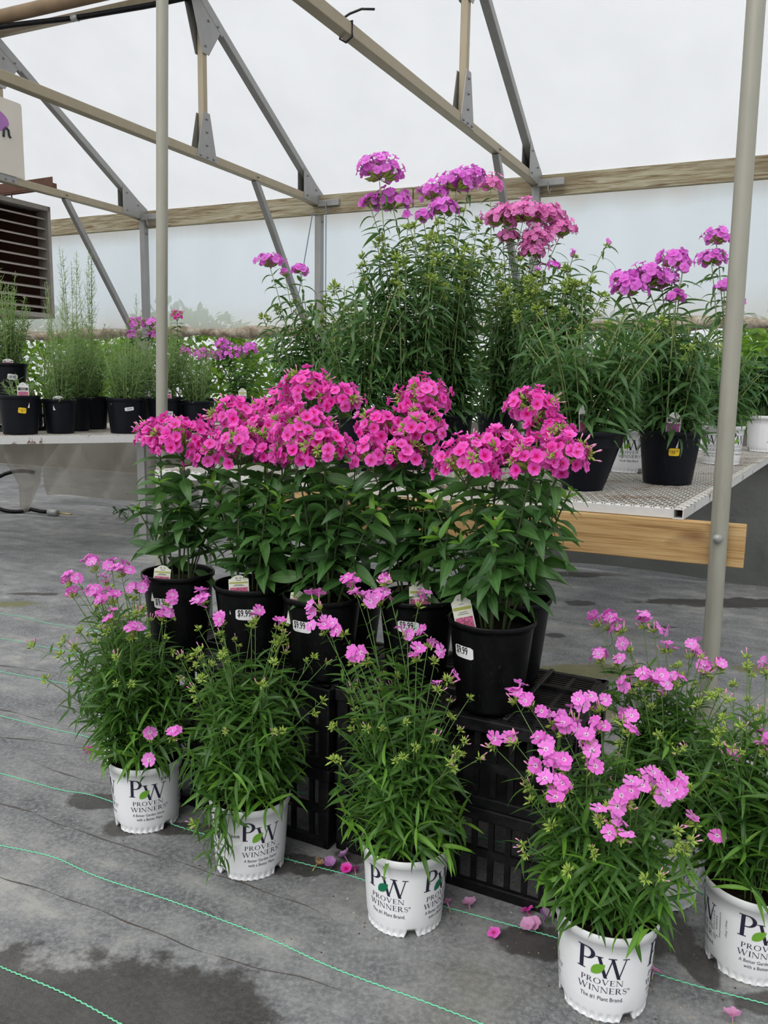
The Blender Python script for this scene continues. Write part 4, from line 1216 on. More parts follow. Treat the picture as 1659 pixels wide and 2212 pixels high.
_gl = {}
def glyph(ch, T=.135, t=.05):
    """roman capitals with thick and thin strokes and small feet; cap height 1"""
    if (ch, T) in _gl: return _gl[(ch, T)]
    g = P2(); h = math.pi / 2; sf = .045
    if ch in 'PR':
        rect(g, .08, 0, .08 + T, 1); rect(g, 0, 0, .16 + T, sf); rect(g, 0, 1 - sf, .1 + T, 1)
        cx = .16 + T
        rect(g, .08 + T, 1 - t, cx, 1); rect(g, .08 + T, .46, cx, .46 + t)
        arc(g, cx, .73, (.34, .27), (.34 - T, .27 - t), -h, h)
        adv = cx + .36
        if ch == 'R':
            g.strip([(cx + .02 + .34 * i / 3, .47 - .47 * i / 3) for i in range(4)], [(cx + .02 + T * 1.15 + .34 * i / 3, .47 - .47 * i / 3) for i in range(4)])
            rect(g, cx + .36, 0, cx + .56, sf); adv = cx + .56
    elif ch == 'O':
        arc(g, .48, .5, (.48, .52), (.48 - T, .52 - t), 0, 2 * math.pi, 24); adv = .98
    elif ch == 'V':
        diag(g, .06, .40, T); diag(g, .82, .44, t); rect(g, -.02, 1 - sf, .32, 1); rect(g, .68, 1 - sf, .98, 1); adv = .96
    elif ch == 'E':
        rect(g, .08, 0, .08 + T, 1); rect(g, 0, 0, .66, t); rect(g, 0, 1 - t, .62, 1); rect(g, .08 + T, .48, .5, .48 + t)
        rect(g, .62, 0, .66, .2); rect(g, .58, .8, .62, 1); rect(g, .47, .4, .5, .64); adv = .70
    elif ch == 'N':
        rect(g, .1, 0, .1 + t, 1); rect(g, .84, 0, .84 + t, 1); diag(g, .06, .74, T); rect(g, 0, 0, .26, sf); rect(g, -.02, 1 - sf, .2, 1); rect(g, .72, 1 - sf, 1.0, 1); adv = 1.0
    elif ch == 'W':
        diag(g, .05, .36, T); diag(g, .70, .40, t); diag(g, .62, .93, T); diag(g, 1.28, .97, t)
        rect(g, -.04, 1 - sf, .30, 1); rect(g, .52, 1 - sf, .88, 1); rect(g, 1.14, 1 - sf, 1.44, 1); adv = 1.42
    elif ch == 'I':
        rect(g, .08, 0, .08 + T, 1); rect(g, 0, 0, .16 + T, sf); rect(g, 0, 1 - sf, .16 + T, 1); adv = .16 + T
    elif ch == 'S':
        C = []
        n = 20
        for i in range(n + 1):
            u_ = i / n
            if u_ < .5: a = math.radians(30 + 240 * (u_ / .5)); C.append((.30 + .23 * math.cos(a), .755 + .215 * math.sin(a)))
            else: a = math.radians(90 - 240 * ((u_ - .5) / .5)); C.append((.30 + .25 * math.cos(a), .275 + .245 * math.sin(a)))
        A, B = [], []
        for i, (x, y) in enumerate(C):
            x2, y2 = C[min(i + 1, n)]; x1, y1 = C[max(i - 1, 0)]
            L = math.hypot(x2 - x1, y2 - y1) or 1
            wv = (t + (T - t) * math.exp(-((i / n - .5) / .16) ** 2)) / 2
            nx, ny = -(y2 - y1) / L, (x2 - x1) / L
            A.append((x + nx * wv, y + ny * wv)); B.append((x - nx * wv, y - ny * wv))
        g.strip(A, B); rect(g, .50, .72, .53, .92); rect(g, .04, .06, .07, .28); adv = .60
    _gl[(ch, T)] = (g, adv)
    return g, adv

def word(p, s, cx, y, capw, caph, gap=.12):
    tot = sum(glyph(c)[1] for c in s) + gap * (len(s) - 1)
    k = capw / tot
    x = cx - capw / 2
    for c in s:
        g, a = glyph(c)
        b = len(p.v); p.v += [(u_ * k + x, v * caph + y) for u_, v in g.v]; p.f += [tuple(i + b for i in f) for f in g.f]; p.m += g.m
        x += (a + gap) * k

def pw_logo(kind):
    """white-pot print; v = height above the pot's foot, metres"""
    p = P2()
    g, a = glyph('P', .155); b = len(p.v)
    p.v += [(x * .0455 - .044, y * .043 + .097) for x, y in g.v]; p.f += [tuple(i + b for i in f) for f in g.f]; p.m += [0] * len(g.f)
    g, a = glyph('W', .15); b = len(p.v)
    p.v += [(x * .0385 - .0125, y * .039 + .088) for x, y in g.v]; p.f += [tuple(i + b for i in f) for f in g.f]; p.m += [0] * len(g.f)
    word(p, 'PROVEN', -.001, .0748, .071, .0103)
    word(p, 'WINNERS', 0, .0592, .083, .0112)
    p.add(text2d('®', .006), .0445, .0662)
    if kind == 0:
        p.add(text2d('The #1 Plant Brand.', .0112), 0, .0440, 0, .80)
    else:
        p.add(text2d('A Better Garden Starts', .0098), 0, .0465, 0, .80)
        p.add(text2d('with a Better Plant', .0098), .002, .0355, 0, .80)
    lf = []
    n = 10          # the leaf between P and W
    A = [(-.030 + .037 * i / n, 0) for i in range(n + 1)]
    c, s_ = math.cos(math.radians(42)), math.sin(math.radians(42))
    up, dn = [], []
    for i in range(n + 1):
        t_ = i / n; wd = .0088 * math.sin(math.pi * t_ ** .9) ** .8
        x = -.0150 + .030 * t_
        up.append((x, wd)); dn.append((x, -wd * .85))
    rot = lambda q: (q[0] * c - q[1] * s_ - .0085, q[0] * s_ + q[1] * c + .1035)
    lp = P2(); lp.strip([rot(q) for q in up], [rot(q) for q in dn])
    return p, lp
LOGO = [pw_logo(0), pw_logo(1)]
FINE = P2()          # small print that runs up the pot
for i, s in enumerate(['1.00 gal  3.78 liter', 'www.provenwinners.com', '815.895.8130', 'Sycamore, IL 60178', '111 E Elm Street']):
    V, Fc = text2d(s, .0050)
    FINE.add(([(-y, x) for x, y in V], Fc), .012 - i * .0072 - (.006 if i else 0), .095)

def wrap(p, r_of_z, th0, lift=.0005, dz=0.0, zk=1.0, uk=1.0):
    V = []
    for (u_, v) in p.v:
        z = v * zk + dz; r = r_of_z(z) + lift; a = th0 + u_ * uk / r
        V.append((r * math.cos(a), r * math.sin(a), z))
    return mesh_from('print', V, p.f, False, None, p.m if any(p.m) else None)

def facing(loc):
    return math.atan2(-loc[1], -loc[0])

# ------------------------------------------------------------------ pots
def white_pot(root, th_main, tags=(0, 1), offs=(-90, 0, 90), k=1.0, fine=None, square=False):
    """white printed nursery pot standing at the root's origin; k scales the 17 cm pot"""
    RB, RT, HT = .0745 * k, .0850 * k, .150 * k
    rz = lambda z: RB + (RT - RB) * min(1, max(0, z / HT)) ** .9
    def rmod(r, z, a):
        an = (a - th_main) % (2 * math.pi)
        gap = 0
        for g in (-1.15, .62, 2.3, 3.9):
            d = abs((an - g + math.pi) % (2 * math.pi) - math.pi)
            gap = max(gap, min(1, max(0, (.17 - d) / .05)))
        if r > .03 * k and z < .022 * k:
            sc = max(0, math.cos(an * 34)) ** .6
            if abs(z - .007 * k) < .006 * k and gap < .5: r -= .0042 * k * sc
            if z < .003 * k and gap < .5: z += .0022 * k * sc
            if z < .012 * k: z = z + gap * (.015 * k - z * .6)
            if gap > .4: r -= .004 * k * gap * max(0, 1 - z / (.022 * k))
        if square:
            m_ = max(abs(math.cos(a)), abs(math.sin(a)))
            r = r * (1 + .10 * (1 / m_ - 1) * 1.0)
        return r, z
    prof = [(.0, .004 * k), (RB * .9, .004 * k), (RB - .002, 0), (RB, .001), (RB + .0002, .004 * k), (RB + .0003, .007 * k), (RB + .0004, .011 * k), (RB + .0006, .016 * k), (rz(.022 * k), .022 * k), (rz(.05 * k), .05 * k), (rz(.09 * k), .09 * k),
            (rz(.125 * k), .125 * k), (RT, HT), (RT + .0012 * k, HT + .0004), (RT + .0032 * k, HT + .0015 * k), (RT + .0042 * k, HT + .014 * k), (RT + .0034 * k, HT + .0165 * k), (RT + .0015 * k, HT + .0168 * k)]
    o = MB().lathe(prof, 144, 0, rmod).build('pot', M_['white_pot'], root, True)
    MB().lathe([(RT + .0015 * k, HT + .0168 * k), (RT - .0008 * k, HT + .013 * k), (RT - .004 * k, HT - .03 * k)], 96).build('pot_lining', M_['pot_inside'], root, True)
    soil_disc(root, RT - .003 * k, HT - .004 * k)
    for j, off in enumerate(offs):
        p, lp = LOGO[tags[j % len(tags)]]
        th = th_main + math.radians(off)
        link('lettering', wrap(p, rz, th, .0006, 0, k, k), M_['ink'], o)
        link('leaf_emblem', wrap(lp, rz, th, .0010, 0, k, k), M_['ink_leaf_dark' if tags[-1] == 2 else 'ink_leaf'], o)
    if fine is not None:
        link('small_print', wrap(FINE, rz, th_main + math.radians(fine), .0006), M_['ink'], o)
    return o, rz, HT + .0168 * k

def soil_disc(root, r, z):
    n, m = 28, 5
    V = [(0, 0, z + .006)]
    for j in range(1, m + 1):
        for k in range(n):
            a = 2 * math.pi * k / n; rr = r * j / m
            V.append((rr * math.cos(a), rr * math.sin(a), z + .006 * (1 - j / m) + (random.uniform(-.003, .003) if j < m else 0)))
    Fc = [(0, 1 + k, 1 + (k + 1) % n) for k in range(n)]
    for j in range(m - 1):
        for k in range(n):
            a = 1 + j * n
            Fc.append((a + k, a + n + k, a + n + (k + 1) % n, a + (k + 1) % n))
    link('soil', mesh_from('soil', V, Fc, True), M_['soil'], root)

def black_pot(root, rt=.0915, rb=.068, h=.19, mat='black_pot', rim=.012, soil_drop=.022):
    rz = lambda z: rb + (rt - .004 - rb) * min(1, max(0, z / (h - rim)))
    prof = [(0, .004), (rb * .9, .004), (rb - .003, 0), (rb, .002), (rb + .0005, .008)]
    for i in range(1, 7): prof.append((rz((h - rim * 1.6) * i / 6), (h - rim * 1.6) * i / 6))
    prof += [(rz(h - rim), h - rim), (rt - .001, h - rim + .001), (rt, h - rim + .003), (rt + .0004, h - .003), (rt - .0005, h - .0005), (rt - .002, h), (rt - .004, h - .0006), (rt - .005, h - .004), (rt - .008, h - .05)]
    o = MB().lathe(prof, 72).build('pot', M_[mat], root, True)
    soil_disc(root, rt - .006, h - soil_drop - .006)
    return o, rz

def sticker(pot, rz, th, z, wd, hh, lines, mat='paper', ink='black_ink', lift=.0008, tilt=0.0):
    """rounded price sticker wrapped on a pot; lines = (text, size, dx, dy, squeeze)"""
    p = P2(); n = 8; cr = min(wd, hh) * .12
    c, s_ = math.cos(tilt), math.sin(tilt)
    R = lambda q: (q[0] * c - q[1] * s_, q[0] * s_ + q[1] * c)
    xs = [-wd / 2 + wd * i / n for i in range(n + 1)]
    ins = lambda x: cr if abs(abs(x) - wd / 2) < 1e-6 else 0
    p.strip([R((x, hh / 2 - ins(x))) for x in xs], [R((x, -hh / 2 + ins(x))) for x in xs])
    pr = wrap(p, rz, th, lift, z)
    b = link('price_sticker', pr, M_[mat], pot)
    t = P2()
    for (s, sz, dx, dy_, sq) in lines:
        V, Fc = text2d(s, sz, 'CENTER', .012)
        t.add(([R((x * sq + dx, y + dy_)) for x, y in V], Fc))
    link('price_lettering', wrap(t, rz, th, lift + .0006, z), M_[ink], b if False else pot)

def plant_tag(loc, yaw, tiltback, wd, hh, style, label, side=0.0):
    """stake label stuck in the soil; loc = foot of the visible card"""
    root = empty('plant_tag', loc, label, 'plant tag')
    root.rotation_euler = (tiltback, side, yaw)
    pts = [(-wd / 2, -.045), (wd / 2, -.045), (wd / 2, hh * .80), (wd * .40, hh * .83), (wd * .33, hh * .87), (wd * .24, hh * .94), (wd * .12, hh * .99), (0, hh), (-wd * .12, hh * .99), (-wd * .24, hh * .94), (-wd * .33, hh * .87), (-wd * .40, hh * .83), (-wd / 2, hh * .80)]
    MB().prism([(x, 0, z) for x, z in pts], (0, .0008, 0)).build('card', M_['tag_cream' if style == 'cream' else 'tag_white'], root)
    def flat(name, x0, z0, x1, z1, mat, y=-.0004):
        link(name, mesh_from(name, [(x0, y, z0), (x1, y, z0), (x1, y, z1), (x0, y, z1)], [(0, 1, 2, 3)]), M_[mat], root)
    def txt(s, sz, x, z, mat='black_ink', sq=.8, al='CENTER'):
        V, Fc = text2d(s, sz, al)
        link('lettering', mesh_from('lettering', [(a * sq + x, -.0008, b + z) for a, b in V], Fc), M_[mat], root)
    def ring(x, z, r):
        n = 12
        V = [(x + r * k_ * math.cos(6.2832 * i / n), -.0008, z + r * k_ * math.sin(6.2832 * i / n)) for k_ in (1, .7) for i in range(n)]
        link('sun_symbol', mesh_from('sun_symbol', V, [(i, (i + 1) % n, n + (i + 1) % n, n + i) for i in range(n)]), M_['black_ink'], root)
    if style == 'cream':
        flat('colour_band', -wd * .46, hh * .58, wd * .46, hh * .66, 'tag_olive')
        flat('flower_photo', -wd * .44, -.02, wd * .44, hh * .38, 'tag_photo')
        ring(-wd * .10, hh * .86, wd * .055); ring(wd * .10, hh * .86, wd * .055)
        for i, z in enumerate((.73, .51, .46)):
            flat('text_line', -wd * (.12 + .08 * i), hh * z, wd * (.12 + .08 * i), hh * z + .0009, 'black_ink', -.0006)
    else:
        flat('title_band', -wd * .44, hh * .54, wd * .44, hh * .70, 'tag_dark')
        flat('flower_photo', -wd * .44, 0, wd * .44, hh * .48, 'tag_photo_purple' if style == 'purple' else 'tag_photo')
        ring(0, hh * .88, wd * .05)
        for i, z in enumerate((.65, .60, .56)):
            flat('text_line', -wd * (.26 - .03 * i), hh * z, wd * (.26 - .03 * i), hh * z + .0012, 'tag_white', -.0008)
    return root

# ------------------------------------------------------------------ bench of expanded metal
UB = Vector((.903, -.4295, 0)).normalized()
WB = Vector((.508, .861, 0)).normalized()
BC, ZBN = Vector((.797, 2.13, 0)), .745
LB, DB = 1.80, 2.95                                    # length to the left, depth backwards
bp = lambda a, d, z=0.0: BC + UB * a + WB * d + Vector((0, 0, z)) - Vector((BC.x, BC.y, 0))
bench = empty('mesh_bench', (BC.x, BC.y, 0), 'greenhouse bench with a white-edged expanded-metal top on a pine board', 'bench')
tb = .028
zr_ = ZBN - tb / 2
bevel(MB().bar(bp(-LB, tb / 2, zr_), bp(-tb, tb / 2, zr_), tb, tb).build('front_rail', M_['rail'], bench), .002, 1)
bevel(MB().bar(bp(-LB, DB, zr_), bp(0, DB, zr_), tb, tb).build('back_rail', M_['rail'], bench), .002, 1)
# right rail: an open square tube whose end shows at the corner
t_ = MB(); a0, a1 = bp(-tb / 2, -.002, zr_), bp(-tb / 2, DB, zr_)
d_ = (a1 - a0).normalized(); x_ = d_.cross(Vector((0, 0, 1))).normalized()
for sgn in (-1, 1):
    t_.bar(a0 + x_ * sgn * (tb / 2 - .0015), a1 + x_ * sgn * (tb / 2 - .0015), .003, tb)
    t_.bar(a0 + Vector((0, 0, sgn * (tb / 2 - .0015))), a1 + Vector((0, 0, sgn * (tb / 2 - .0015))), tb - .006, .003)
t_.build('side_rail', M_['rail'], bench)
MB().bar(a0 + d_ * .06, a0 + d_ * .064, tb - .006, tb - .006).build('tube_inside', M_['rust'], bench)
MB().bar(bp(-LB + tb / 2, 0, zr_), bp(-LB + tb / 2, DB, zr_), tb, tb).build('side_rail', M_['rail'], bench)
for dd in (.75, 1.5, 2.25):
    MB().bar(bp(-LB, dd, zr_ - .008), bp(0, dd, zr_ - .008), tb, .02).build('cross_rail', M_['galv'], bench)

def expanded_metal(name, A, U, W, L, Dp, z, parent, lw=.026, ww=.056, th=.0018):
    """diamond grid of flat strands inside an L x Dp rectangle starting at A"""
    V, Fc = [], []
    sl = ww / lw
    def strand(p, q):
        d = Vector((q[0] - p[0], q[1] - p[1], 0)); 
        if d.length < .01: return
        P = A + U * p[0] + W * p[1]; Q = A + U * q[0] + W * q[1]
        n = (Q - P).cross(Vector((0, 0, 1))).normalized() * th
        k = len(V)
        for pt in (P, Q):
            for (sx_, zz) in ((-1, z - .0022), (1, z - .0022), (1, z), (-1, z)):
                V.append(pt + n * sx_ + Vector((0, 0, zz)))
        Fc.extend([(k + i, k + (i + 1) % 4, k + 4 + (i + 1) % 4, k + 4 + i) for i in range(4)])
    for sgn in (1, -1):
        c = -L * sl if sgn > 0 else 0.0
        c1 = Dp if sgn > 0 else Dp + L * sl
        while c < c1:
            pts = []
            # line d = c + sgn*sl*a
            a_lo, a_hi = 0.0, L
            f = lambda a: c + sgn * sl * a
            if sgn > 0:
                a_lo = max(a_lo, -c / sl); a_hi = min(a_hi, (Dp - c) / sl)
            else:
                a_lo = max(a_lo, (c - Dp) / sl); a_hi = min(a_hi, c / sl)
            if a_hi - a_lo > .01: strand((a_lo, f(a_lo)), (a_hi, f(a_hi)))
            c += ww
    o = link(name, mesh_from(name, V, Fc), M_['mesh_metal'], parent); o['kind'] = 'stuff'
    return o
expanded_metal('metal_mesh', bp(-LB, 0), UB, WB, LB, DB, ZBN + .002, bench)
for (a, d) in ((-LB + .05, .2), (-LB + .05, DB - .1), (-.06, DB - .1)):
    MB().tube([bp(a, d, 0), bp(a, d, ZBN - tb)], .0215, 16).build('leg', M_['galv'], bench, True)
# the pine board that carries the front edge, bolted to the pole
bd = empty('pine_board', BC + UB * -.62 + Vector((0, 0, .660)), 'pale knotty pine board fixed level under the bench edge', 'board')
bd.rotation_euler = (0, 0, math.atan2(UB.y, UB.x))
bevel(MB().box((.02, .002, 0), (1.51, .038, .112)).build('board_length', M_['board_wood'], bd), .003, 2)

# plastic skirts behind the benches
def skirt_mat(name, col, clear):
    n = N(name); c = n.coord()
    f = n.noise(2.2, c, 5, .6); g = n.noise(7, n.mapping(c, (1, 1, .4)), 4)
    cc = n.mix(f, tuple(v * .75 for v in col), col)
    nb = n.bump(n.math('ADD', f, n.math('MULTIPLY', g, .5)), .5, .04)
    p = n.pbsdf(cc, .32, 0, .5, nb)
    tl = n.n('ShaderNodeBsdfTranslucent', {'Color': cc}).outputs[0]
    tr = n.n('ShaderNodeBsdfTransparent', {'Color': tuple(min(1, v * 1.2 + .25) for v in col)}).outputs[0]
    return n.surf(n.mixsh(clear, n.mixsh(.3, p, tl), tr))
M_['skirt_dark'] = skirt_mat('grey_skirt_film', (.16, .165, .15), .08)
M_['skirt_clear'] = skirt_mat('clear_skirt_film', (.34, .32, .275), .40)
M_['flap_film'] = skirt_mat('clear_flap_film', (.46, .44, .39), .58)
def skirt(name, a, b_, z0, z1, mat, label, amp=.03, folds=9.0, nx=60):
    a, b_ = Vector((*a, 0)), Vector((*b_, 0)); d = (b_ - a); s = Vector((-d.y, d.x, 0)).normalized()
    def P(i, j):
        tri = lambda v: abs((v % 1.0) - .5) * 2
        p = a + d * i + s * (amp * math.sin(i * folds + j * 2.1) + amp * .8 * tri(i * folds * .55 - j * .9) ** 3 + amp * .5 * tri(i * folds * .9 + j * 1.3) ** 4)
        lift = .02 * math.sin(i * 5.3) + .012 * math.sin(i * 17)
        return (p.x, p.y, max(.001, z0 + lift * (1 - j)) * (1 - j) + z1 * j)
    o = link(name, grid_mesh(name, P, nx, 14), M_[mat])
    return tag(o, label, 'plastic sheet')
skirt('plastic_skirt', (-.3, 5.36), (3.6, 3.74), .012, .70, 'skirt_dark', 'dull grey plastic sheet hanging to the floor behind the mesh bench')

# ------------------------------------------------------------------ left bench
EL = Vector((.89, .456, 0)).normalized(); FLD = Vector((-.456, .89, 0)).normalized()
LC = Vector((-.92, 5.235, 0))                          # front right corner
lp_ = lambda a, d, z=0.0: LC - EL * a + FLD * d + Vector((0, 0, z))
lb = empty('potting_bench', (LC.x, LC.y, 0), 'rust-chipped white metal bench carrying the silvery sage pots', 'bench')
lq = lambda a, d, z=0.0: lp_(a, d, z) - Vector((LC.x, LC.y, 0))
MB().bar(lq(-.3, .0, .722), lq(2.6, .0, .722), .03, .045).build('front_rail', M_['rail'], lb)
MB().bar(lq(-.3, 1.5, .722), lq(2.6, 1.5, .722), .03, .045).build('back_rail', M_['rail'], lb)
MB().bar(lq(-.285, 0, .722), lq(-.285, 1.5, .722), .03, .045).build('side_rail', M_['rail'], lb)
MB().bar(lq(2.59, 0, .722), lq(2.59, 1.5, .722), .03, .045).build('side_rail', M_['rail'], lb)
expanded_metal('metal_mesh', lq(2.6, 0), EL, FLD, 2.9, 1.5, .746, lb)
for (a, d) in ((.62, .10), (2.5, .1), (2.5, 1.4), (-.25, 1.42), (1.5, 1.42), (-.25, .1)):
    MB().bar(lq(a, d, 0), lq(a, d, .70), .045, .045, up=(1, 0, 0)).build('leg', M_['galv'], lb)
skirt('plastic_skirt', (-3.0, 7.02), (-.9, 6.06), .07, .74, 'skirt_clear', 'clear creased plastic sheet hanging in folds behind the potting bench', .05, 7.0)
# torn flap of the sheet
FQ = {0.0: ((-2.201, 4.84, .293), (-2.154, 4.84, .271)), .40: ((-2.20, 4.82, .43), (-2.07, 4.86, .45)), .72: ((-2.277, 4.84, .585), (-2.049, 4.82, .543)), .88: ((-2.27, 4.86, .63), (-2.02, 4.90, .63)), 1.0: ((-2.256, 4.80, .705), (-1.98, 4.94, .71))}
def flap_p(i, j):
    ks = sorted(FQ); k = max(q for q in ks if q <= j + 1e-9); k2 = min([q for q in ks if q > k] or [k]); f = 0 if k2 == k else (j - k) / (k2 - k)
    a = [u_ * (1 - f) + v * f for u_, v in zip(FQ[k][0], FQ[k2][0])]; b2 = [u_ * (1 - f) + v * f for u_, v in zip(FQ[k][1], FQ[k2][1])]
    p = [u_ * (1 - i) + v * i for u_, v in zip(a, b2)]
    return (p[0], p[1] + .022 * math.sin(i * 9 + j * 5) * (.3 + j), p[2] + .008 * math.sin(i * 7 + j * 3))
tag(link('plastic_flap', grid_mesh('plastic_flap', flap_p, 14, 20), M_['flap_film']), 'torn flap of clear plastic dangling under the potting bench', 'plastic flap')
# garden hose end under the bench
hp = [Vector((-2.98 + .26 * math.cos(a), 6.55 + .10 * math.sin(a), .17 + .155 * math.sin(a))) for a in np.linspace(math.radians(70), math.radians(300), 26)]
hp += [hp[-1] + Vector((.10, -.06, -.008)), hp[-1] + Vector((.2, -.1, -.006))]
ho = empty('garden_hose', (hp[-1].x, hp[-1].y, 0), 'black looped garden hose with a brass end under the potting bench', 'hose')
MB().tube([p - Vector((hp[-1].x, hp[-1].y, 0)) for p in hp], .016, 10).build('hose_pipe', M_['black_pot'], ho, True)
M_['brass'] = plain('brass', (.45, .34, .16), .4, .8)
e0 = hp[-1] - Vector((hp[-1].x, hp[-1].y, 0)); dd = Vector((.9, -.4, 0)).normalized()
MB().tube([e0 - dd * .02, e0 + dd * .07, e0 + dd * .071], [.026, .026, .012], 12).build('hose_coupling', M_['galv'], ho, True)
MB().tube([e0 + dd * .07, e0 + dd * .22], .007, 8).build('brass_rod', M_['brass'], ho, True)

# ------------------------------------------------------------------ black crates
CU = Vector((math.cos(math.radians(27.5)), -math.sin(math.radians(27.5)), 0))
CW = Vector((math.sin(math.radians(27.5)), math.cos(math.radians(27.5)), 0))
CR = Matrix.Rotation(-math.radians(27.5), 4, 'Z')
_slat = {}
def crate(cx, cy, z0, L, W_, H, label, top=False, nsl=13, ribs=(.5,)):
    """upturned crate: corner posts, bands, upright slats, slotted bottom on top"""
    root = empty('plastic_crate', (cx, cy, z0), label, 'crate', 'black crates under the pink phlox')
    root.rotation_euler = (0, 0, -math.radians(27.5))
    mt = M_['crate']
    for sx_ in (-1, 1):
        for sy_ in (-1, 1):
            bevel(MB().box((sx_ * (L / 2 - .014), sy_ * (W_ / 2 - .014), H / 2), (.028, .028, H)).build('corner_post', mt, root), .004, 2)
    for sy_ in (-1, 1):
        bevel(MB().box((0, sy_ * (W_ / 2 - .006), H - .014), (L + .006, .016, .028)).build('top_band', mt, root), .003, 2)
        bevel(MB().box((0, sy_ * (W_ / 2 - .008), .012), (L, .014, .024)).build('bottom_band', mt, root), .003, 2)
        MB().box((0, sy_ * (W_ / 2 - .010), H * .47), (L - .02, .010, .018)).build('middle_band', mt, root)
    for sx_ in (-1, 1):
        bevel(MB().box((sx_ * (L / 2 - .006), 0, H - .014), (.016, W_ + .006, .028)).build('top_band', mt, root), .003, 2)
        bevel(MB().box((sx_ * (L / 2 - .008), 0, .012), (.014, W_, .024)).build('bottom_band', mt, root), .003, 2)
        MB().box((sx_ * (L / 2 - .010), 0, H * .47), (.010, W_ - .02, .018)).build('middle_band', mt, root)
    key = round(H, 3)
    if key not in _slat:
        _slat[key] = (MB().box((0, 0, H / 2), (.012, .007, H - .05)).mesh('slat'), MB().box((0, 0, H / 2), (.007, .012, H - .05)).mesh('slat'))
        for m_ in _slat[key]: m_.materials.append(mt)
    for i in range(nsl):
        x = -L / 2 + L * (i + 1) / (nsl + 1)
        for sy_ in (-1, 1):
            link('slat', _slat[key][0], None, root, Matrix.Translation((x, sy_ * (W_ / 2 - .010), 0)))
    nw = int(nsl * W_ / L)
    for i in range(nw):
        y = -W_ / 2 + W_ * (i + 1) / (nw + 1)
        for sx_ in (-1, 1):
            link('slat', _slat[key][1], None, root, Matrix.Translation((sx_ * (L / 2 - .010), y, 0)))
    # inner dark liner so that nothing shows through between the slats
    if top:
        b = MB()
        x0, x1, y0, y1 = -L / 2 + .006, L / 2 - .006, -W_ / 2 + .006, W_ / 2 - .006
        nb = int((y1 - y0) / .0125)
        for i in range(nb + 1):
            y = y0 + (y1 - y0) * i / nb
            b.box((0, y, H - .006), (x1 - x0, .0062, .006))
        for i in range(int((x1 - x0) / .055) + 1):
            b.box((x0 + i * .055, 0, H - .006), (.010, y1 - y0, .007))
        o = b.build('slotted_base', mt, root); o['kind'] = 'stuff'
        for xr in (-.25, 0.0, .25):
            bevel(MB().box((xr * L, 0, H + .001), (.012, W_ - .02, .014)).build('base_rib', mt, root), .002, 1)
        for yr in (-.17, .17):
            bevel(MB().box((0, yr * W_, H + .001), (L - .02, .010, .012)).build('base_rib', mt, root), .002, 1)
    else:
        MB().box((0, 0, H - .004), (L - .02, W_ - .02, .006)).build('base_panel', mt, root)
    return root
CFR = Vector((.362, 1.487, 0))
HC = .193
def crate_at(a, off, z0, L, W_, label, **kw):
    c = CFR + CU * (-a - L / 2) + CW * (off + W_ / 2)
    return crate(c.x, c.y, z0, L, W_, HC, label, **kw)
crate_at(0, 0, 0, .52, .36, 'black slatted crate on the floor, bottom of the stack at the bare tray end')
crate_at(0, 0, HC, .52, .36, 'black slatted crate with a bare slotted top, upper one of its stack', top=True)
crate_at(.53, -.016, 0, .60, .36, 'black slatted crate on the floor behind the white pots, bottom of its stack', nsl=11)
crate_at(.53, -.016, HC, .60, .36, 'black slatted crate under the priced black pots, upper one of its stack', top=True, nsl=11)
ZCR = 2 * HC + .007

# ------------------------------------------------------------------ white printed pots of narrow-leaved phlox on the floor
G_W = 'white printed pots of pink meadow phlox on the floor'
def white_plant(name, data, ang, tags, label, h, spread, nst, offs=(-90, 0, 90), fine=None, **kw):
    (x, y), cl = data
    root = empty('potted_phlox', (x, y, 0), label, 'potted plant', G_W)
    th = facing((x, y)) + math.radians(ang)
    o, rz, top = white_pot(root, th, tags, offs, 1.0, fine)
    meadow_phlox(root, (x, y), top, cl, h, spread, nst, **kw)
    return root, o, rz
r1, o1, z1 = white_plant('P1', P1, 2, (0, 1, 0), 'pink meadow phlox in a white pot marked $14.99 above the print', .42, .18, 32, lean=(-.05, .02))
tx = P2(); tx.add(text2d('$14.99', .0125, 'CENTER', .01), 0, 0, 0, .7)
link('price_lettering', wrap(tx, z1, facing(P1[0]) + math.radians(30), .0012, .132), M_['black_ink'], o1)
r2, o2, z2 = white_plant('P2', P2D, 17, (0, 1, 0), 'meadow phlox in a white pot with stems flopping over its rim, few flowers', .42, .20, 40, nsingle=220, lean=(.0, .03))
p_ = P2(); cst = [(.016 * math.cos(a), .016 * math.sin(a)) for a in np.linspace(0, 2 * math.pi, 25)[:-1]]; p_.poly(cst)
link('round_sticker', wrap(p_, z2, facing(P2D[0]) + math.radians(-22), .0009, .102), M_['paper'], o2)
tx = P2(); tx.add(text2d('$14.99', .010, 'CENTER', .01), 0, 0, 0, .7)
link('price_lettering', wrap(tx, z2, facing(P2D[0]) + math.radians(-22), .0016, .104), M_['black_ink'], o2)
r3_, o3, z3 = white_plant('P3', P3, -25, (1, 0, 1, 2), 'meadow phlox in a white pot whose printed leaf is dark green', .36, .165, 34, offs=(-90, 0, 82), nsingle=220, leaf=.07, fill=20, lean=(0, .02))
r4, o4, z4 = white_plant('P4', P4, 0, (1, 0, 1), 'meadow phlox in a white pot, crowded with open pink flowers', .25, .17, 20, nsingle=230, leaf=.072, fill=24, lean=(0, .03))
r5, o5, z5 = white_plant('P5', P5, 17, (0, 1, 0), 'meadow phlox in a white pot with small upright print beside the logo', .42, .19, 30, fine=-52, nsingle=170, lean=(.03, .03))
r6, o6, z6 = white_plant('P6', P6, 60, (0, 1), 'pink meadow phlox in a white pot standing beside the bare crate top', .36, .19, 30, offs=(0, 80), nsingle=140, lean=(0, .0))
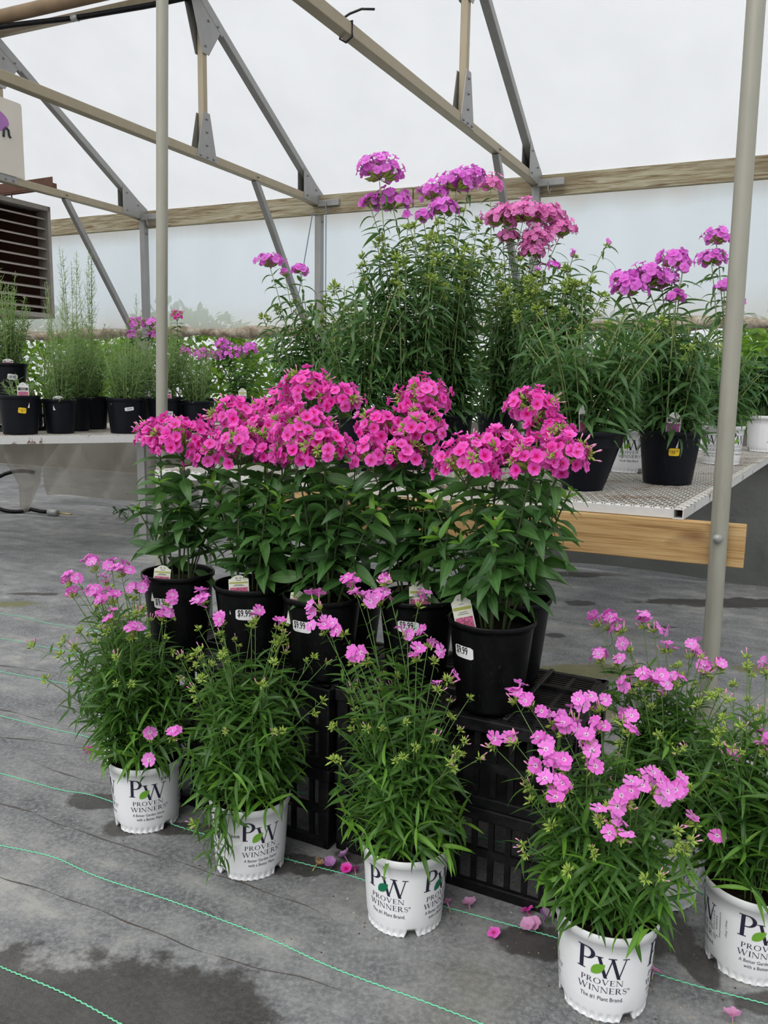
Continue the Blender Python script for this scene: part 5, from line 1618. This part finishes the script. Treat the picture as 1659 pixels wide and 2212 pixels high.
r7, o7, z7 = white_plant('P7', P7, -60, (0, 1), 'pink meadow phlox in a white pot hidden behind the $14.99 pot', .40, .13, 18, offs=(0,), nsingle=70, fill=8, lean=(.03, 0))
# stems flopping over the rim of the second pot
pl = Plant(r2, (P2D[0][0], P2D[0][1], 0))
for (dx, dz, ln) in ((-.075, -.02, .0), (-.055, -.055, .02), (-.10, .035, .0), (-.035, -.03, .03)):
    b0 = V3(P2D[0][0] - .02, P2D[0][1] - .05, .165); tip = V3(P2D[0][0] + dx, P2D[0][1] - .105 - ln * .3, .10 + dz)
    p1 = V3(P2D[0][0] + dx * .6, P2D[0][1] - .12, .235)
    pl.stem(b0, p1, tip, .0018, .001)
    pl.leafy('narrow', b0, p1, tip, .35, .98, .022, .07, .5)
pl.obj('bud_cluster', BUDS_PINK[0], V3(P2D[0][0] - .10, P2D[0][1] - .10, .145), V3(-.5, -.5, .3), 1.1)
pl.finish(30)
pl = Plant(r1, (P1[0][0], P1[0][1], 0))     # one long stem reaching out sideways
b0 = V3(P1[0][0] - .05, P1[0][1], .17); tip = V3(-.865, 1.93, .40); p1 = V3(-.66, 1.9, .36)
pl.stem(b0, p1, tip, .0016, .0009); pl.leafy('narrow', b0, p1, tip, .2, .9, .05, .06, .5)
pl.obj('bud_cluster', BUDS_PINK[1], tip, V3(-.2, 0, .8), 1.2); pl.finish(20)

# ------------------------------------------------------------------ hot pink border phlox in black pots on the crates
G_B = 'hot pink border phlox in black pots on the crates'
BL = {
 'B1': (B1, 'hot pink phlox in a priced black pot in front of the clear-standing pole'),
 'B2': (B2, 'hot pink phlox in a black pot with its $9.99 sticker squarely in view'),
 'B3': (B3, 'hot pink phlox in a priced black pot whose tag shows only its top'),
 'B4': (B4, 'hot pink phlox in a black pot whose $9.99 sticker hides behind pale pink flowers'),
 'B5': (B5, 'hot pink phlox in a priced black pot on the crate with the bare slotted top'),
 'B6': (B6, 'hot pink phlox in a black pot without sticker behind the squarely priced pot'),
 'B7': (B7, 'hot pink phlox in a black pot behind the pot with the half-hidden tag'),
 'B8': (B8, 'hot pink phlox in a black pot tucked behind the pot at the bare crate top'),
}
bpots = {}
for i, (k, (d, lab)) in enumerate(BL.items()):
    (x, y), hs = d
    root = empty('potted_phlox', (x, y, ZCR), lab, 'potted plant', G_B)
    root.rotation_euler = (0, 0, 0)
    o, rz = black_pot(root)
    border_phlox(root, (x, y), ZCR + .172, hs, extra=7 if i < 5 else 5, nsingle=285 if i < 5 else 120, nfl=50)
    bpots[k] = (root, o, rz, (x, y))
for k, off, zz in (('B1', -28, .125), ('B2', -10, .132), ('B3', -35, .13), ('B4', -14, .135), ('B5', -42, .13)):
    root, o, rz, l = bpots[k]
    sticker(o, rz, facing(l) + math.radians(off), zz, .050, .026, [('$9.99', .0235, -.004, -.004, .62)])
# tags in the black pots
def tag_at(l, off_deg, r, z, tilt, wd, hh, style, label, side=0.0):
    th = facing(l) + math.radians(off_deg)
    x, y = l[0] + r * math.cos(th), l[1] + r * math.sin(th)
    return plant_tag((x, y, z), math.atan2(-x, y), tilt, wd, hh, style, label, side)
ZT = ZCR + .172
tag_at(B1[0], -38, .066, ZT, -.15, .040, .044, 'cream', 'cream plant tag leaning in the black pot beside the clear-standing pole', .12)
tag_at(B2[0], -25, .070, ZT + .004, -.05, .046, .046, 'cream', 'upright cream plant tag with a slice of pink photo in the squarely priced black pot', -.03)
tag_at(B3[0], -58, .068, ZT, -.1, .034, .032, 'cream', 'cream plant tag of which only the top sticks out of its black pot', .15)
tag_at(B4[0], 5, .066, ZT - .002, -.05, .048, .066, 'cream', 'tall cream plant tag with a pink flower photo among pale pink blooms', -.03)
tag_at(B5[0], -47, .068, ZT - .002, .0, .040, .078, 'cream', 'slanting cream plant tag with pink photo in the pot by the bare crate top', -.24)

# ------------------------------------------------------------------ tall phlox on the mesh bench
G_T = 'tall phlox on the mesh bench'
ZM = ZBN + .002
def bench_plant(d, label, rt, rb, hp, mat='navy_pot', white=None, **kw):
    (x, y), hs = d
    root = empty('potted_phlox', (x, y, ZM), label, 'potted plant', G_T)
    if white is None:
        o, rz = black_pot(root, rt, rb, hp, mat, .016)
        top = ZM + hp - .028
    else:
        o, rz, tp = white_pot(root, facing((x, y)) + math.radians(white[0]), white[1], white[2])
        top = ZM + tp
    tall_phlox(root, (x, y), top, hs, **kw)
    return root, o, rz, (x, y)
bench_plant(T1, 'tall lilac phlox in a dark pot with one big flower head above all others', .105, .08, .20, h=.78, spread=.20, nst=26, nsingle=150, lean=(0, .05))
bench_plant(T2, 'tall lilac phlox in a dark pot with several heads against the eaves timber', .105, .08, .20, h=.85, spread=.20, nst=30, nsingle=150)
bench_plant(T3, 'tall phlox in a dark pot topped by a broad mass of rose pink flowers', .105, .08, .20, h=.74, spread=.20, nst=26, nsingle=130, fl='rose', nfl=46)
bench_plant(T4, 'tall phlox in a dark pot, mostly pale green buds, beside the rose pink mass', .105, .08, .20, h=.66, spread=.22, nst=34, nsingle=150, key='tall', fl='lilac')
bench_plant(T5, 'flowerless tall phlox with arching stems in a dark pot beside the deep green plant', .105, .08, .20, h=.55, spread=.20, nst=22, nsingle=110, budk=.2, lean=(.02, 0))
bench_plant(T6, 'deep green phlox in a dark pot with two small lilac heads near the wall brace', .105, .08, .20, h=.52, spread=.22, nst=30, nsingle=130, key='tall', leaf=.11, budk=.6)
r10, o10, z10, l10 = bench_plant(T7, 'lilac phlox in a dark pot with a yellow $10.99 sticker', .102, .078, .178, h=.46, spread=.19, nst=24, nsingle=160, nfl=40, budk=.4)
sticker(o10, z10, facing(l10) + math.radians(10), .112, .034, .025, [('10', .0165, -.003, -.006, .75), ('$', .009, -.0125, 0.0, .7), ('99', .008, .010, .001, .7)], 'yellow')
bench_plant(T8, 'bushy green phlox in a steeply tapered dark pot at the bench edge', .12, .062, .185, h=.44, spread=.22, nst=30, nsingle=150, budk=.3)
bench_plant(T9, 'lilac phlox in a white printed pot half hidden by the bolted pole', 0, 0, 0, white=(-42, (1, 0), (0, 92)), h=.36, spread=.15, nst=14, nsingle=110, nfl=40, budk=.2)
bench_plant(T10, 'green phlox in a white printed pot behind the yellow-stickered dark pot', 0, 0, 0, white=(0, (0, 1), (0, -90)), h=.40, spread=.17, nst=20, nsingle=100, budk=.4)
tag_at(T7[0], 4, .094, ZM + .172, .05, .044, .070, 'purple', 'white plant tag with a purple flower photo in the yellow-stickered pot', .05)
tag_at(T8[0], -5, .09, ZM + .165, -.05, .045, .10, 'pink', 'white-edged plant tag half lost among leaves of the steeply tapered pot', -.04).rotation_euler.z += 1.15

def leafy_plant(loc, z, label, pot, h, spread, nst, key='dark', leaf=.095, nsingle=60, grp=None, k=1.15):
    x, y = loc
    root = empty('potted_plant', (x, y, z), label, 'potted plant', grp)
    if pot == 'white':
        o, rz, tp = white_pot(root, facing(loc) - .1, (0, 1), (0,), k, None, True); top = z + tp
    else:
        o, rz = black_pot(root, *pot); top = z + pot[2] - .03
    pl = Plant(root, (x, y, z))
    for i in range(nst):
        a, q = rng.uniform(0, 6.28), spread * math.sqrt(rng.uniform(.02, 1))
        tip = V3(x + q * math.cos(a), y + q * math.sin(a), top + h * rng.uniform(.6, 1) * (1 - .3 * (q / spread) ** 2))
        b0 = V3(x + .3 * q * math.cos(a), y + .3 * q * math.sin(a), top - .02)
        p1 = (b0 + tip) / 2 + V3(0, 0, .05)
        pl.stem(b0, p1, tip, .003, .0016, 5)
        pl.leafy(key, b0, p1, tip, .15, .97, .034, leaf, .3, young='youngbroad' if key == 'dark' else None, nyoung=1, taper=.6)
    pl.finish(nsingle)
    return root, o, rz
leafy_plant((2.04, 4.36), ZM, 'dark leafy plant in a squarish white printed pot at the far bench edge', 'white', .42, .22, 30)
leafy_plant((1.72, 4.42), ZM, 'dark leafy plant in a squarish white printed pot beyond the lilac phlox', 'white', .30, .17, 18)
leafy_plant((1.36, 4.30), ZM, 'dark leafy plant in a white printed pot mostly hidden behind the yellow-stickered pot', 'white', .30, .17, 16, k=1.0)

# ------------------------------------------------------------------ sage pots on the left bench
G_S = 'silvery sage pots on the potting bench'
ZS = .748
def sage_pot(loc, label, rt=.115, h_pot=.215, h=.36, spread=.16, nst=18, spires=0, spire_h=.8, z=ZS):
    x, y = loc
    root = empty('potted_sage', (x, y, z), label, 'potted plant', G_S)
    o, rz = black_pot(root, rt, rt * .80, h_pot, 'navy_pot', .018)
    sage(root, loc, z + h_pot - .02, h, spread, nst, spires, spire_h)
    return o, rz, loc
def on_left(a, d): q = lp_(a, d); return (q.x, q.y)
oy, zy, ly = sage_pot(on_left(1.30, .15), 'low green sage in a dark pot with a yellow $12.99 sticker', .118, .225, .13, .12, 9)
sticker(oy, zy, facing(ly) + math.radians(8), .14, .044, .032, [('12', .018, -.002, -.007, .75), ('$', .010, -.015, 0, .7), ('99', .009, .014, .001, .7)], 'yellow', tilt=-.12)
sage_pot(on_left(1.075, .20), 'silvery sage in a dark pot with a small white tag, next to the yellow-stickered pot', .098, .205, .42, .17, 20, 3, .80)
sage_pot(on_left(.96, .44), 'silvery sage in a dark pot set back behind the bench front', .10, .21, .46, .18, 20, 4, 1.0)
os_, zs_, ls_ = sage_pot(on_left(.70, .16), 'silvery sage in a dark pot with a crooked white sticker', .112, .215, .38, .19, 24)
sticker(os_, zs_, facing(ls_) + math.radians(14), .15, .055, .022, [('$12.99', .014, 0, -.004, .7)], tilt=.12)
sage_pot(on_left(.83, .66), 'tall silvery sage in a dark pot wedged behind the crooked-sticker pot', .11, .215, .48, .19, 24, 5, 1.0)
op, zp_, lpq = sage_pot(on_left(.46, .20), 'silvery sage in a dark pot half hidden by the clear-standing pole', .11, .215, .42, .19, 22, 2, .62)
sticker(op, zp_, facing(lpq) + math.radians(24), .12, .045, .03, [('$9.99', .018, -.002, -.006, .7)])
sage_pot(on_left(.245, .19), 'silvery sage in a dark ribbed pot near the end of the potting bench', .103, .20, .38, .16, 20)
sage_pot(on_left(.57, .60), 'silvery sage in a dark pot at the back of the potting bench', .11, .215, .44, .19, 20, 2, .7)
# raised pot on an upturned crate
rc = on_left(1.33, .56)
cr5 = crate(rc[0], rc[1], .748, .36, .30, .20, 'small black crate raising a sage pot on the potting bench', nsl=9)
ou, zu, lu = sage_pot((rc[0], rc[1]), 'silvery sage in a dark pot raised on a crate before the heater', .115, .215, .46, .17, 26, 2, .62, z=.949)
sticker(ou, zu, facing(lu) + math.radians(12), .13, .06, .035, [('$9.99', .023, -.002, -.008, .66)], tilt=-.12)
tag_at(on_left(1.30, .15), 14, .10, ZS + .20, -.05, .060, .10, 'pink', 'white plant tag with a pink photo in the yellow-stickered pot')
tag_at(on_left(1.075, .20), -4, .085, ZS + .185, -.05, .058, .04, 'plain', 'low white plant tag in the sage pot next to the yellow-stickered one')
tag_at(lu, 0, .10, .949 + .20, -.05, .058, .04, 'plain', 'low white plant tag in the sage pot raised on a crate')
tag_at(on_left(.46, .20), 18, .09, ZS + .20, -.05, .05, .08, 'plain', 'white plant tag in the sage pot beside the clear-standing pole')

G_F = 'magenta border phlox at the back of the potting bench'
for (d, lab) in ((F1, 'magenta phlox in a dark pot behind the silvery sage, just before the clear-standing pole'), (F2, 'single-headed tall magenta phlox in a dark pot close behind the clear-standing pole'),
                 (F3, 'lone round-headed magenta phlox in a dark pot between the pole and the crowded heads'), (F4, 'magenta phlox in a dark pot with a crowd of heads near the deep green plant')):
    (x, y), hs = d
    root = empty('potted_phlox', (x, y, ZS), lab, 'potted plant', G_F)
    black_pot(root, .11, .088, .215, 'navy_pot')
    border_phlox(root, (x, y), ZS + .195, hs, leaf=.08, nsingle=40, fl='lilac' if d is not F2 else 'hot', nfl=30, extra=5)
tag_at(F4[0], 0, .09, ZS + .20, -.05, .055, .085, 'cream', 'cream plant tag in front of the crowded magenta heads')

# small weed in the gap at the bench foot
wr = empty('weed_seedling', (-2.02, 6.28, 0), 'small green weed growing at the foot of the clear plastic sheet', 'weed')
pl = Plant(wr, (-2.02, 6.28, 0))
for i in range(7):
    a = rng.uniform(0, 6.28); tip = V3(-2.02 + .09 * math.cos(a), 6.28 + .09 * math.sin(a), rng.uniform(.05, .14)); b0 = V3(-2.02, 6.28, 0)
    pl.stem(b0, (b0 + tip) / 2 + V3(0, 0, .03), tip, .002, .001, 4); pl.leafy('dark', b0, (b0 + tip) / 2 + V3(0, 0, .03), tip, .5, 1, .03, .075, .2)
pl.finish(14)

# ------------------------------------------------------------------ fallen flowers
lab = {'hot': 'fallen hot pink flower lying on the grey fabric', 'pale': 'fallen pale pink flower lying on the grey fabric', 'lilac': 'fallen shrivelled mauve flower lying on the grey fabric', 'tan': 'fallen dried brown flower lying on the grey fabric'}
FLAB = ['fallen dried brown flower on the fabric beside the rim-flopping pot', 'fallen flattened mauve flower next to the dried brown one', 'fallen hot pink flower, farther of a touching pair, by the dark-leaf pot', 'fallen hot pink flower of a pair, touching the dark-leaf white pot',
 'fallen shrivelled mauve flower behind the hot pink pair', 'fallen pale pink flower touching the foot of the dark-leaf pot', 'fallen pale pink flower lying open on the green thread line', 'lone fallen hot pink flower in front of the crate stack', 'fallen hot pink flower leaning at the crate corner',
 'fallen pale pink flower in the litter beside the flower-crowded pot', 'fallen mauve flower touching the flower-crowded pot', 'fallen pale pink flower at the edge of the litter by the crate corner', 'fallen pink flower at the foot of the flower-crowded pot, on the far thread', 'fallen pale pink flower with its tube up, on bare fabric near the small-print pot', 'fallen hot pink flower on the fabric beside the hidden white pot']
for fi, (x, y, c) in enumerate(FALLEN):
    me = random.choice(FLOWER[{'hot': 'hot', 'pale': 'pale', 'lilac': 'mauve', 'tan': 'dry'}[c]])
    o = link('fallen_flower', me, None, None, Matrix.Translation((x, y, .013 if c != 'hot' else .011)) @ Matrix.Rotation(random.uniform(0, 6), 4, 'Z') @ Matrix.Rotation(random.uniform(.25, .75), 4, 'X'))
    tag(o, FLAB[fi], 'flower', {'hot': 'fallen hot pink flowers', 'pale': 'fallen pale flowers', 'lilac': 'fallen mauve flowers', 'tan': 'fallen dried flowers'}[c])

# crumbs of soil and bark dropped round the pots
V, Fc = [], []
spots = [(P1[0], .12), (P2D[0], .13), (P3[0], .13), (P4[0], .14), (P5[0], .14), ((.05, 1.60), .25), ((.36, 1.43), .12), ((1.2, 3.4), .8), ((-.6, 1.5), .5)]
for (c0, rad) in spots:
    for k in range(45):
        a = random.uniform(0, 6.28); q = rad * (.55 + .6 * random.random()); s_ = random.uniform(.0009, .0032)
        x, y = c0[0] + q * math.cos(a), c0[1] + q * math.sin(a) * .8; th = random.uniform(0, 6.28)
        i0 = len(V)
        V += [(x + s_ * math.cos(th), y + s_ * math.sin(th), 0), (x + s_ * math.cos(th + 2), y + s_ * math.sin(th + 2), 0), (x + .7 * s_ * math.cos(th + 4), y + .7 * s_ * math.sin(th + 4), 0), (x, y, s_ * .9)]
        Fc += [(i0, i0 + 1, i0 + 3), (i0 + 1, i0 + 2, i0 + 3), (i0 + 2, i0, i0 + 3)]
n_ = N('soil_crumbs'); rr_ = n_.n('ShaderNodeNewGeometry').outputs['Random Per Island']
M_['crumbs'] = n_.surf(n_.pbsdf(n_.ramp(rr_, [(0, (.03, .02, .012)), (.6, (.16, .10, .055)), (.85, (.38, .30, .2)), (1, (.6, .57, .5))]), .9))
tag(link('soil_crumbs', mesh_from('soil_crumbs', V, Fc), M_['crumbs'], fl), kind='stuff')

# ------------------------------------------------------------------ heater, sign, iron
EA = Vector((-2.723, 9.375, 0)) - WD * .25
sdv = Vector((-CD.y, CD.x, 0))                 # faces along the wall, towards the camera's right
hpnt = lambda s, z, o=0.0: EA + CD * s + Vector((0, 0, z)) + sdv * o
heater = empty('unit_heater', hpnt(1.6, 1.70), 'big louvred unit heater hanging near the wall above the sage', 'heater')
rel = lambda s, z, o=0.0: hpnt(s, z, o) - hpnt(1.6, 1.70)
HX0, HX1, HZ0, HZ1 = 1.07, 2.35, 1.70, 2.79
M_['heater_case'] = plain('heater_case', (.34, .31, .28), .6, .2, var=.3, vscale=9)
M_['louver'] = plain('louver_metal', (.38, .34, .30), .55, .3, var=.25, vscale=12)
hb_ = MB()                                             # open-fronted sheet-metal casing
hb_.bar(rel(HX0, (HZ0 + HZ1) / 2, -.80), rel(HX1, (HZ0 + HZ1) / 2, -.80), .012, HZ1 - HZ0)
for z_ in (HZ0 + .006, HZ1 - .006): hb_.bar(rel(HX0, z_, -.46), rel(HX1, z_, -.46), .69, .012)
for s_ in (HX0 + .006, HX1 - .006): hb_.bar(rel(s_, (HZ0 + HZ1) / 2, -.11), rel(s_, (HZ0 + HZ1) / 2, -.80), .012, HZ1 - HZ0 - .03)
hb_.build('heater_casing', M_['rust'], heater)
for (s0, z0, s1, z1, nm) in ((HX0, HZ1 - .02, HX1, HZ1 - .02, 'frame_rail'), (HX0, HZ0 + .02, HX1, HZ0 + .02, 'frame_rail')):
    MB().bar(rel(s0, z0, -.05), rel(s1, z1, -.05), .16, .045).build(nm, M_['heater_case'], heater)
for s0 in (HX0 + .015, HX1 - .015):
    MB().bar(rel(s0, HZ0, -.05), rel(s0, HZ1, -.05), .035, .16, up=sdv).build('frame_upright', M_['heater_case'], heater)
for i in range(10):
    z = HZ0 + .09 + i * (HZ1 - HZ0 - .16) / 9.6
    b = MB(); V = [rel(HX0 + .03, z + .022, -.10), rel(HX1 - .03, z + .022, -.10), rel(HX1 - .03, z, -.005), rel(HX0 + .03, z, -.005)]
    b.prism(V, (0, 0, .016)); b.build('louver_slat', M_['louver'], heater)
for s0 in (1.25, 2.1):
    MB().tube([rel(s0, HZ1 - .02, -.3), rel(s0, HZ1 + .13, -.3)], .008, 8).build('hanger_rod', M_['rust'], heater)
hi = MB().bar(hpnt(1.22, 2.94, .28), hpnt(1.22, 2.94, -1.1), .05, .05)
hi2 = hi.bar(hpnt(1.245, 2.975, .28), hpnt(1.245, 2.975, -1.1), .008, .09)
tag(hi.build('angle_iron', M_['rust']), 'dark rusty angle iron resting across the truss chord above the heater', 'iron')
ES = Vector((-2.723, 9.375, 0)) + WD * .05
spt = lambda s, z, o=0.0: ES + CD * s + Vector((0, 0, z)) + sdv * o
sign = empty('hanging_sign', spt(1.45, 2.97), 'cream board sign with a purple oval hanging above the heater', 'sign')
rs_ = lambda s, z, o=0.0: spt(s + .148, z - .052, o) - spt(1.45, 2.97)
bevel(MB().prism([rs_(1.445, 2.97), rs_(2.6, 2.97), rs_(2.6, 3.63), rs_(1.475, 3.63), rs_(1.452, 3.625), rs_(1.445, 3.60)], sdv * -.015).build('sign_board', plain('sign_cream', (.68, .63, .55), .6, var=.06, vscale=4), sign), .004, 2)
oval = [rs_(1.93 - .335 * math.cos(a), 3.42 + .125 * math.sin(a), .003) for a in np.linspace(0, 2 * math.pi, 33)[:-1]]
link('purple_oval', mesh_from('purple_oval', oval, [tuple(range(32))]), plain('sign_purple', (.42, .17, .48), .6), sign)
b = MB(); b.tube([rs_(1.66, 3.29, .006), rs_(1.655, 3.35, .006), rs_(1.63, 3.375, .006), rs_(1.605, 3.36, .006), rs_(1.60, 3.31, .006), rs_(1.585, 3.30, .006)], .010, 6)
b.build('painted_letter', plain('sign_ink', (.03, .04, .06), .6), sign, True)
for s0 in (1.95, 2.4):
    MB().bar(rs_(s0, 3.60, -.03), rs_(s0, 4.05, -.03), .05, .03, up=CD).build('hanger_strap', M_['galv'], sign)

# ------------------------------------------------------------------ outside: shrubs, shade-net fence, white tunnel
def shrub(x, y, r, h, n, label, key='shrub', leaf=.11):
    root = empty('shrub', (x, y, -.02), label, 'shrub', 'shrubs outside the side wall')
    pl = Plant(root, (x, y, -.02))
    for k in range(10):
        a = rng.uniform(0, 6.28); tip = V3(x + r * .7 * math.cos(a), y + r * .7 * math.sin(a), h * rng.uniform(.6, .95))
        pl.stem(V3(x, y, -.02), V3(x, y, h * .5), tip, .02, .006, 5)
    d = rng.normal(0, 1, (n, 3)); d /= np.linalg.norm(d, axis=1, keepdims=True)
    rad = rng.uniform(.55, 1.0, n) ** .5
    lump = 1 + .18 * np.sin(d[:, 0] * 5 + x) * np.cos(d[:, 1] * 6 + y)
    P = np.stack([x + d[:, 0] * r * rad * lump, y + d[:, 1] * r * rad * lump, h * .5 + d[:, 2] * h * .5 * rad * lump], 1)
    P[:, 2] = np.maximum(P[:, 2], .03)
    A = d + rng.normal(0, .5, (n, 3)); A /= np.linalg.norm(A, axis=1, keepdims=True)
    pl.add_leaves(key, P, A, leaf * rng.uniform(.7, 1.3, n), rng.normal(0, .6, n))
    pl.finish(0, 'stem_brown')
for (t, o, r, h, key, lab) in ((-6.6, 2.6, 1.4, 2.15, 'shrub', 'yellow green shrub outside, seen under the curtain by the raised sage'), (-3.8, 2.9, 1.35, 2.15, 'shrub', 'yellow green shrub outside, behind the silvery sage spires'),
                               (-2.3, 7.4, 1.9, 2.35, 'shrub', 'green shrub outside, behind the crowded magenta heads'), (1.6, 7.6, 1.9, 2.35, 'dark', 'dark green shrub outside, behind the deep green plant'),
                               (4.9, 2.7, 1.25, 2.1, 'shrub', 'yellow green shrub outside, behind the dark leafy plants'), (7.6, 2.8, 1.3, 1.9, 'shrub', 'yellow green shrub outside, past the bolted pole')):
    p = EB + WD * t + WN * o
    shrub(p.x, p.y, r, h, 3800, lab, key, .15 if key == 'shrub' else .16)
fp0, fp1 = EB - WD * 4.4 + WN * 10.6, EB + WD * 9 + WN * 10.6
fence = empty('net_fence', (fp0.x, fp0.y, -.02), 'green shade-net fence with a white line outside the wall', 'fence')
M_['net'] = plain('green_shade_net', (.03, .13, .09), .8, var=.3, vscale=3)
MB().bar((0, 0, .88), fp1 - fp0 + Vector((0, 0, .88)), .02, 1.75).build('shade_net', M_['net'], fence)
MB().tube([Vector((0, 0, 1.80)), (fp1 - fp0) + Vector((0, 0, 1.80))], .012, 6).build('top_line', M_['rail'], fence)
for k in range(6):
    q_ = (fp1 - fp0) * (k / 5)
    MB().tube([q_ + WN * .05, q_ + WN * .05 + Vector((0, 0, 1.84))], .03, 8).build('fence_post', M_['galv'], fence, True)
tn = empty('low_tunnel', EB + WD * -1 + WN * 4.0, 'low white film tunnel outside the rolled up wall', 'tunnel')
ns = 14; V = []
for i in range(2):
    for k in range(ns + 1):
        a = math.pi * k / ns
        q_ = WD * (-1.2 + 5.2 * i) + WN * (.9 * math.cos(a)); V.append((q_.x, q_.y, 1.12 * math.sin(a) ** .8 - .02))
Fc = [(k, k + 1, ns + 2 + k, ns + 1 + k) for k in range(ns)] + [tuple(range(ns + 1))[::-1], tuple(range(ns + 1, 2 * ns + 2))]
link('tunnel_film', mesh_from('tunnel_film', V, Fc), plain('white_tunnel_film', (.7, .7, .7), .5), tn)
for i in range(5):
    pts = []
    for k in range(ns + 1):
        a = math.pi * k / ns; q_ = WD * (-1.2 + 5.2 * i / 4) + WN * (.915 * math.cos(a)); pts.append((q_.x, q_.y, 1.135 * math.sin(a) ** .8 - .02))
    MB().tube(pts, .012, 6).build('hoop', M_['galv'], tn, True)
print('objects', len(bpy.data.objects), 'tris', sum(len(m.polygons) for m in bpy.data.meshes))
